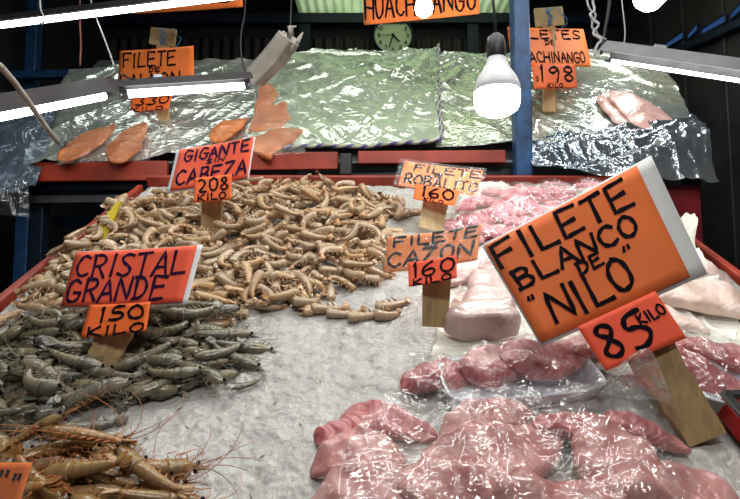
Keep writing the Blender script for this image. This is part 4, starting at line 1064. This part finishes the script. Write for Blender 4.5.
shelf_sheet([(72,72),(285,60),(252,158),(20,168)], M['sheet_silver'], 'crinkled silvery plastic sheet under the salmon fillets', 41, None, .05, crumple=.008)
shelf_sheet([(272,58),(437,54),(440,150),(248,155)], M['sheet_green'], 'pale green plastic sheet gathered into fan folds below the clock', 42, (425,56), .06, crumple=.006, hem=('right','bottom'), h0=.012)
shelf_sheet([(433,60),(657,55),(700,142),(438,152)], M['sheet_right'], 'silvery green plastic sheet under the pink snapper fillets by the blue post', 43, (470,58), .05, crumple=.006, h0=.010)
# bunched bluish sheet over the front edge, and the dark one hanging at the far end of the shelf
def hung_sheet(px_c, Ys, mat, label, seed, amp=.03, n=110, m=60, scale=9, jagk=.08):
    P4 = [at(p[0], p[1], y) for p, y in zip(px_c, Ys)]; V = []; UV = []
    nrm = (P4[1]-P4[0]).cross(P4[3]-P4[0]).normalized()
    if nrm.y > 0: nrm = -nrm
    s = np.linspace(0,1,n)[:,None]+np.zeros((1,m)); t = np.linspace(0,1,m)[None,:]+np.zeros((n,1))
    W = (P4[1]-P4[0]).length; Hh = (P4[3]-P4[0]).length
    h = amp*ridged(s*W*scale, t*Hh*scale, seed, 4)+amp*.8*ridged(s*W*scale*.8+t*2, t*Hh*2, seed+4, 2)
    jag = (fbm(s*9, s*0, seed+1)-.5)*jagk*(t > .9)
    for i in range(n):
        for j in range(m):
            a, b = s[i,j], t[i,j]+jag[i,j]; p = (P4[0]*(1-a)+P4[1]*a)*(1-b)+(P4[3]*(1-a)+P4[2]*a)*b
            V.append(p+nrm*float(h[i,j])); UV.append((a, b))
    o = mk('hanging_plastic_sheet', V, gridf(n, m), mat, uv=UV); tag(o, label, 'plastic sheet', 'plastic sheets hung over the shelf edges'); return o
hung_sheet([(512,146),(694,126),(718,191),(535,176)], [2.36,2.36,2.11,2.11], M['sheet_blue'], 'shiny bluish plastic sheet bunched along the shelf front beside the blue post', 51, .07, n=160, m=80, scale=3.6, jagk=.02)
hung_sheet([(-40,92),(62,96),(38,190),(-60,215)], [2.35,2.5,2.15,2.05], M['sheet_dark'], 'dark blue plastic sheet draped over the end of the shelf under the lamp', 52, .03, scale=4)
hung_sheet([(-60,186),(30,184),(34,220),(-60,212)], [2.10,2.14,2.12,2.08], M['film'], 'clear plastic flap hanging from the end of the dark blue sheet', 53, .04, scale=9)

def shelf_fillet(px, py, L, Wd, T, yaw, mat, label, seed, kind='fillet', group='fillets on the upper shelf', h=.03, name='fish_fillet'):
    V, Fc, UV = fillet_local(L, Wd, T, seed, kind); u, w = TIER.uw(px, py, h); P = V @ rotz(yaw).T + np.array([u, w, h])
    o = mk(name, TIER.pts(P), Fc, mat, uv=UV); tag(o, label, 'fish fillet', group); return o
def shelf_fillet2(x0, y0, x1, y1, wpx, mat, label, seed, kind='fillet', h=.03, name='fish_fillet'):
    a, b = TIER.uw(x0, y0, h), TIER.uw(x1, y1, h); L = math.hypot(b[0]-a[0], b[1]-a[1]); yaw = math.atan2(b[1]-a[1], b[0]-a[0])
    nx, ny = -(y1-y0), (x1-x0); l = math.hypot(nx, ny); cx, cy = (x0+x1)/2, (y0+y1)/2
    p, q = TIER.uw(cx-nx/l*wpx/2, cy-ny/l*wpx/2, h), TIER.uw(cx+nx/l*wpx/2, cy+ny/l*wpx/2, h); wd = abs(-(q[0]-p[0])*math.sin(yaw)+(q[1]-p[1])*math.cos(yaw))
    shelf_fillet(cx, cy, L, max(wd, .07), .025, yaw, mat, label, seed, kind, h=h, name=name)
shelf_fillet2(64,162, 116,124, 20, M['fl_salmon'], 'long brown orange salmon fillet in the wrap nearest the lamp stick', 61, name='salmon_fillet')
shelf_fillet2(116,163, 143,122, 26, M['fl_salmon'], 'short brown orange salmon fillet beside the long one under the 330 tag', 62, name='salmon_fillet')
shelf_fillet2(212,142, 246,118, 17, M['fl_salmon'], 'salmon fillet half behind the red headless giant sign', 63, name='salmon_fillet')
shelf_fillet2(274,131, 268,84, 46, M['fl_salmon'], 'bright orange salmon piece, upper of the two at the green sheet', 64, 'tri', name='salmon_fillet')
shelf_fillet2(254,154, 300,128, 27, M['fl_salmon'], 'bright orange salmon piece, lower of the two above the red board', 65, 'block', name='salmon_fillet')
shelf_fillet2(638,130, 600,95, 24, M['fl_snap'], 'pink snapper fillet, nearest the blue post of the upper shelf pair', 66, name='snapper_fillet')
shelf_fillet2(660,130, 612,90, 28, M['fl_snap'], 'pink snapper fillet overlapping its neighbour on the silvery sheet', 67, h=.045, name='snapper_fillet')
def shelf_wrap(px_c, label, seed, h0=.055):
    c = [TIER.uw(*p, h0) for p in px_c]; n, m = 60, 50; u, w, s, t = quad_uw(c, n, m)
    h = h0+.018*ridged(u*14, w*14, seed, 3)
    P = np.stack([u, w, h], -1).reshape(-1, 3); o = mk('plastic_wrap', TIER.pts(P), gridf(n, m), M['fillet_film'], uv=np.stack([s, t], -1).reshape(-1, 2)); tag(o, label, 'plastic wrap')
shelf_wrap([(88,118),(162,112),(150,162),(56,166)], 'clear crinkled plastic wrapped over the two brown orange salmon fillets', 71)
shelf_wrap([(252,84),(296,84),(306,155),(240,158)], 'clear plastic over the two bright orange salmon pieces', 72)

# ------------------------------------------------------------------ posts, lamps, cords
p = at(521, 90, 2.175)
pt = empty('blue_post', (p.x, p.y, 0), 'scuffed blue square steel post rising between the counter and the upper shelf', 'post')
MB().bar((p.x, p.y, 0), (p.x, p.y, HC), .068, .068, Vector((0,1,0)), .005).build('pole', M['blue'], pt, False)
MB().box((p.x, p.y, .006), (.16, .16, .012), None, .003).build('base_plate', M['blue'], pt, False)
p = at(34, 40, 3.5); MB().bar((p.x, p.y, 0), (p.x, p.y, HC), .07, .07, Vector((0,1,0))).build('steel_post', M['blue'], None, False)
o = bpy.data.objects['steel_post']; tag(o, 'dim blue steel post in the dark behind the far end of the shelf', 'post')
A, B = at(10, 76, 3.4), at(130, 73, 3.4); o = MB().bar(A, B, .05, .05).build('steel_beam', M['blue'], None, False); tag(o, 'dim blue steel beam crossing behind the salmon end of the shelf', 'beam')
p2 = at(14, 40, 3.7)
for dx in (0, .18): 
    o = MB().bar((p2.x-dx, p2.y, 0), (p2.x-dx, p2.y, HC), .05, .05, Vector((0,1,0))).build('shutter_rail', M['dark_blue'], None, False)
    tag(o, 'dark upright shutter rail against the shaded wall, %s the blue post' % ('next to' if dx == 0 else 'further from'), 'rail')

def tube_lamp(label, pa, Ya, pb, Yb, power, housing_mat, hw=.10, hh=.05, tr=.014, off=(0,-.02,.035), tubes=1):
    A, B = at(*pa, Ya), at(*pb, Yb); d = (B-A).normalized(); side = d.cross(Vector((0,0,1))).normalized(); up = side.cross(d)
    root = empty('tube_lamp', (A+B)/2, label, 'lamp', 'fluorescent tube lamps')
    o = Vector(off); prof = [(-hw/2,0),(-hw*.22,hh),(hw*.22,hh),(hw/2,0),(hw/2-.006,0),(hw*.2,hh-.008),(-hw*.2,hh-.008),(-hw/2+.006,0)]
    V = []; 
    for q in (A-d*.03, B+d*.03):
        for (a, b) in prof: V.append(q+o+side*a+up*b)
    mk('housing', V, gridf(2, 8, True)+[tuple(range(7,-1,-1)), tuple(8+i for i in range(8))], housing_mat, root, smooth=False)
    MB().bar(A.lerp(B,.22)+o+up*(hh+.008), A.lerp(B,.30)+o+up*(hh+.008), .03, .016).build('hanger', M['steel'], root, False)
    for i in range(tubes):
        sft = side*(i-(tubes-1)/2)*.05
        MB().tube([A+sft, A.lerp(B,.5)+sft, B+sft], tr, 14).build('tube', M['tube'], root)
        for q, sg in ((A, -1), (B, 1)):
            MB().tube([q+sft-d*.012*-sg*0, q+sft+d*.025*sg], tr*1.08, 14).build('end_cap', M['steel'], root)
    return root
tube_lamp('long bare fluorescent tube lamp glowing across the top corner above everything', (-120,40), 1.80, (262,-7), 1.74, 9, M['black'], .05, .03, .0098, (0,.03,.02))
tube_lamp('brown housed tube lamp slanting in from the picture edge above the salmon', (-70,130), 1.36, (104,96), 1.86, 6, M['housing'], .13, .05, .0135, (0,.0,.012))
tube_lamp('brown housed tube lamp crossing in front of the salmon fillet sign', (128,94), 1.90, (244,86), 2.05, 5, M['housing'], .10, .035, .014, (0,.0,.012))
tube_lamp('grey twin rail tube lamp running off the picture edge above the snapper', (612,61), 1.95, (800,90), 1.62, 9, M['reflector'], .15, .05, .0062, (0,.0,.012))
# unlit lamp cover tilted up behind, tied with plastic
A, B = at(250, 80, 2.12), at(290, 38, 2.0)
rt = empty('lamp_cover', A, 'grey unlit lamp cover tilted upward beside the pale green sheet', 'lamp')
V = []
for (a, b, Y) in (((240,76),(264,86),2.12), ((262,52),(284,66),2.06), ((279,30),(299,46),2.0)):
    P, Q = at(*a, Y), at(*b, Y); nn = (Q-P).cross(B-A).normalized(); nn = nn if nn.y < 0 else -nn; side = (Q-P)/2; c = (P+Q)/2
    for (k, l) in ((-1,0),(-.45,.03),(.45,.03),(1,0),(.8,-.004),(-.8,-.004)): V.append(c+side*k+nn*l)
mk('housing', V, gridf(3, 6, True)+[(5,4,3,2,1,0), tuple(12+i for i in range(6))], M['lampgrey'], rt, smooth=False)
side = (at(299,46,2.0)-at(279,30,2.0)).normalized()
wrp = MB()
for i in range(5): 
    q = B+Vector((rnd.uniform(-.03,.03), rnd.uniform(-.02,.02), rnd.uniform(-.02,.05))); wrp.tube([B-side*.04*(1-i*.4), q, q+Vector((rnd.uniform(-.05,.05), 0, rnd.uniform(-.05,.05)))], [.010,.013,.003], 6)
wrp.build('plastic_tie', M['lampgrey'], rt)

def bulb(label, px, py, Y, r, power, big=True):
    c = at(px, py, Y); root = empty('hanging_bulb', c, label, 'light bulb')
    if big:
        MB().lathe([(0,-r*.98),(r*.55,-r*.93),(r*.88,-r*.72),(r*1.0,-r*.45),(r*1.0,r*.08)], c, n=40).build('diffuser', M['bulb'], root)
        MB().lathe([(r*1.0,r*.08),(r*1.03,r*.12),(r*1.0,r*.35),(r*.88,r*.68),(r*.62,r*1.1),(r*.42,r*1.5),(r*.38,r*1.75)], c, n=40).build('bulb_housing', M['white_plastic'], root)
        MB().lathe([(r*.40,r*1.65),(r*.42,r*1.7),(r*.42,r*2.2),(r*.36,r*2.6),(r*.14,r*2.8),(.001,r*2.82)], c, n=24).build('socket', M['black'], root)
        top = c+Vector((0,0,r*2.8))
    else:
        MB().lathe([(0,-r),(r*.5,-r*.87),(r*.87,-r*.5),(r,0),(r*.87,r*.5),(r*.6,r*.95),(r*.45,r*1.4)], c, n=32).build('diffuser', M['bulb'], root)
        MB().lathe([(r*.48,r*1.35),(r*.5,r*2.2),(r*.2,r*2.6),(.001,r*2.62)], c, n=24).build('socket', M['black'], root); top = c+Vector((0,0,r*2.6))
    MB().tube([top, top+Vector((-.006,0,.1)), top+Vector((-.012,.0,.3)), Vector((top.x-.012, top.y, HC))], .004, 6).build('cord', M['cord_dark'], root)
bulb('large glowing LED bulb with black socket hanging in front of the blue post', 497, 94, 1.45, 23.0/F*1.45, 9)
bulb('small round glowing bulb hanging in front of the red snapper sign', 424, 8, 1.95, 9.5/F*1.95, 4, False)
bulb('round glowing bulb cut off by the picture top above the grey twin rail lamp', 650, -6, 2.6, 17/F*2.6, 5, False)

def cord(px_pts, Y, r, mat, label, name='hanging_line', cat='cord', jit=0, Y2=None):
    P = [at(p[0], p[1], Y+(0 if Y2 is None else (Y2-Y)*i/(len(px_pts)-1))) for i, p in enumerate(px_pts)]
    n = len(P); Q = []
    for i in range(n-1):
        a, b, c, e = P[max(i-1,0)], P[i], P[i+1], P[min(i+2,n-1)]
        for k in range(5):
            t = k/5; Q.append(.5*((2*b)+(c-a)*t+(2*a-5*b+4*c-e)*t*t+(3*b-a-3*c+e)*t**3)+Vector((rnd.uniform(-jit,jit), rnd.uniform(-jit,jit), 0)))
    Q.append(P[-1])
    o = MB().tube(Q, r, 6).build(name, mat); tag(o, label, cat, 'hanging cords and strings'); return o
cord([(80,-30),(80,20),(81,45),(80,66)], 1.9, .003, M['cord_red'], 'thin red brown cord hanging straight down to the brown lamp')
cord([(84,-30),(92,5),(103,35),(114,66),(112,74),(100,79)], 1.85, .0028, M['cord_white'], 'grey cord slanting down to the joint between the brown lamps')
cord([(114,66),(120,74),(135,80)], 1.85, .003, M['cord_dark'], 'short black tie at the joint between the brown lamps')
cord([(41,-30),(40,5),(44,18),(42,24),(38,20)], 1.75, .003, M['cord_white'], 'grey hook wire holding up the long top tube')
cord([(244,-30),(245,10),(241,35),(242,60),(250,78),(262,80)], 2.1, .0035, M['cord_dark'], 'black cable dangling down to the end of the lamp by the tilted cover')
cord([(292,-20),(291,10),(290,32)], 2.0, .003, M['cord_dark'], 'black wire holding up the tilted grey lamp cover')
cord([(590,-20),(594,8),(590,16),(598,24),(593,34),(601,40),(595,48),(597,58)], 2.0, .005, M['cord_white'], 'tangled grey string hanging beside the orange 198 sign', jit=.004)
cord([(586,-20),(589,6),(595,14),(592,26),(600,36),(606,39)], 2.02, .004, M['cord_white'], 'second loose grey string knotted into the tangle by the 198 sign', jit=.004)
cord([(610,-20),(609,5),(605,30),(601,54)], 2.05, .006, M['cord_dark'], 'thick black cable next to the tangled grey string')
cord([(621,-20),(622,2),(625,30),(624,44)], 1.95, .0022, M['cord_white'], 'thin grey wire holding up the grey twin rail lamp')
cord([(612,50),(618,45),(624,44),(632,48),(640,52)], 1.93, .003, M['steel'], 'bent wire hanger on top of the grey twin rail lamp')
# twisted pale stick reaching across the lamp
P = [(-25,52),(0,66),(14,82),(30,104),(45,126),(58,143)]; Q = [at(p[0], p[1], 1.20+.07*i) for i, p in enumerate(P)]
sk = empty('hooked_stick', Q[0], 'pale grey stick with a hooked tip reaching down across the brown lamp', 'stick')
mb = MB().tube(Q, [.0085,.0085,.008,.008,.0075,.007], 8); mb.build('shaft', M['stick'], sk)
e = Q[-1]; MB().tube([e+Vector((0,0,.01)), e+Vector((.012,0,-.015)), e+Vector((.022,0,-.01)), e+Vector((.02,0,.03))], .004, 6).build('hook', M['steel'], sk)

# ------------------------------------------------------------------ light
def area(name, loc, target, size, power, col=(1,1,1), sy=None):
    ld = bpy.data.lights.new(name, 'AREA'); ld.energy = power; ld.size = size; ld.color = col
    if sy: ld.shape = 'RECTANGLE'; ld.size_y = sy
    lo = bpy.data.objects.new(name, ld); C.objects.link(lo); lo.location = loc; lo.rotation_euler = (Vector(target)-Vector(loc)).to_track_quat('-Z', 'Y').to_euler()
area('aisle_fill', (.3, -.7, 3.3), (.1, 1.3, 1.4), 1.3, 24, (1,.97,.93), .2)  # added fill from behind the camera, an unseen source for the ambient light
for x, y, pw in ((-.75, .95, 5), (.35, 1.05, 5), (1.1, .8, 5), (-.2, 1.5, 4), (.8, 1.55, 4)):
    area('overhead_glint_fill', (x, y, 3.0), (x, y+.1, 1.4), .9, pw*1.1, (1,.985,.95), .07)  # unseen strips added overhead to put glints on the plastic and light the ice
for x in (-1.1, -.1, .95):
    area('sheet_fill', (x, 2.35, 3.62), (x, 2.5, 2.3), 1.0, 3.6, (.95,1,.93), .06)  # unseen strips near the ceiling, added to brighten the shelf's plastic sheets
area('roof_daylight', ((pl+pr)/2, 3.8, HC+.6), ((pl+pr)/2, 3.8, HC), 1.6, 26, (.95,1,.9))
w = bpy.data.worlds.new('world'); scene.world = w; w.use_nodes = True
w.node_tree.nodes['Background'].inputs[0].default_value = (.30,.36,.46,1); w.node_tree.nodes['Background'].inputs[1].default_value = .07
scene.view_settings.view_transform = 'Standard'; scene.view_settings.look = 'None'; scene.view_settings.exposure = .2; scene.view_settings.gamma = 1
scene.cycles.transparent_max_bounces = 16; scene.cycles.max_bounces = 8
scene.cycles.sample_clamp_indirect = 3.0
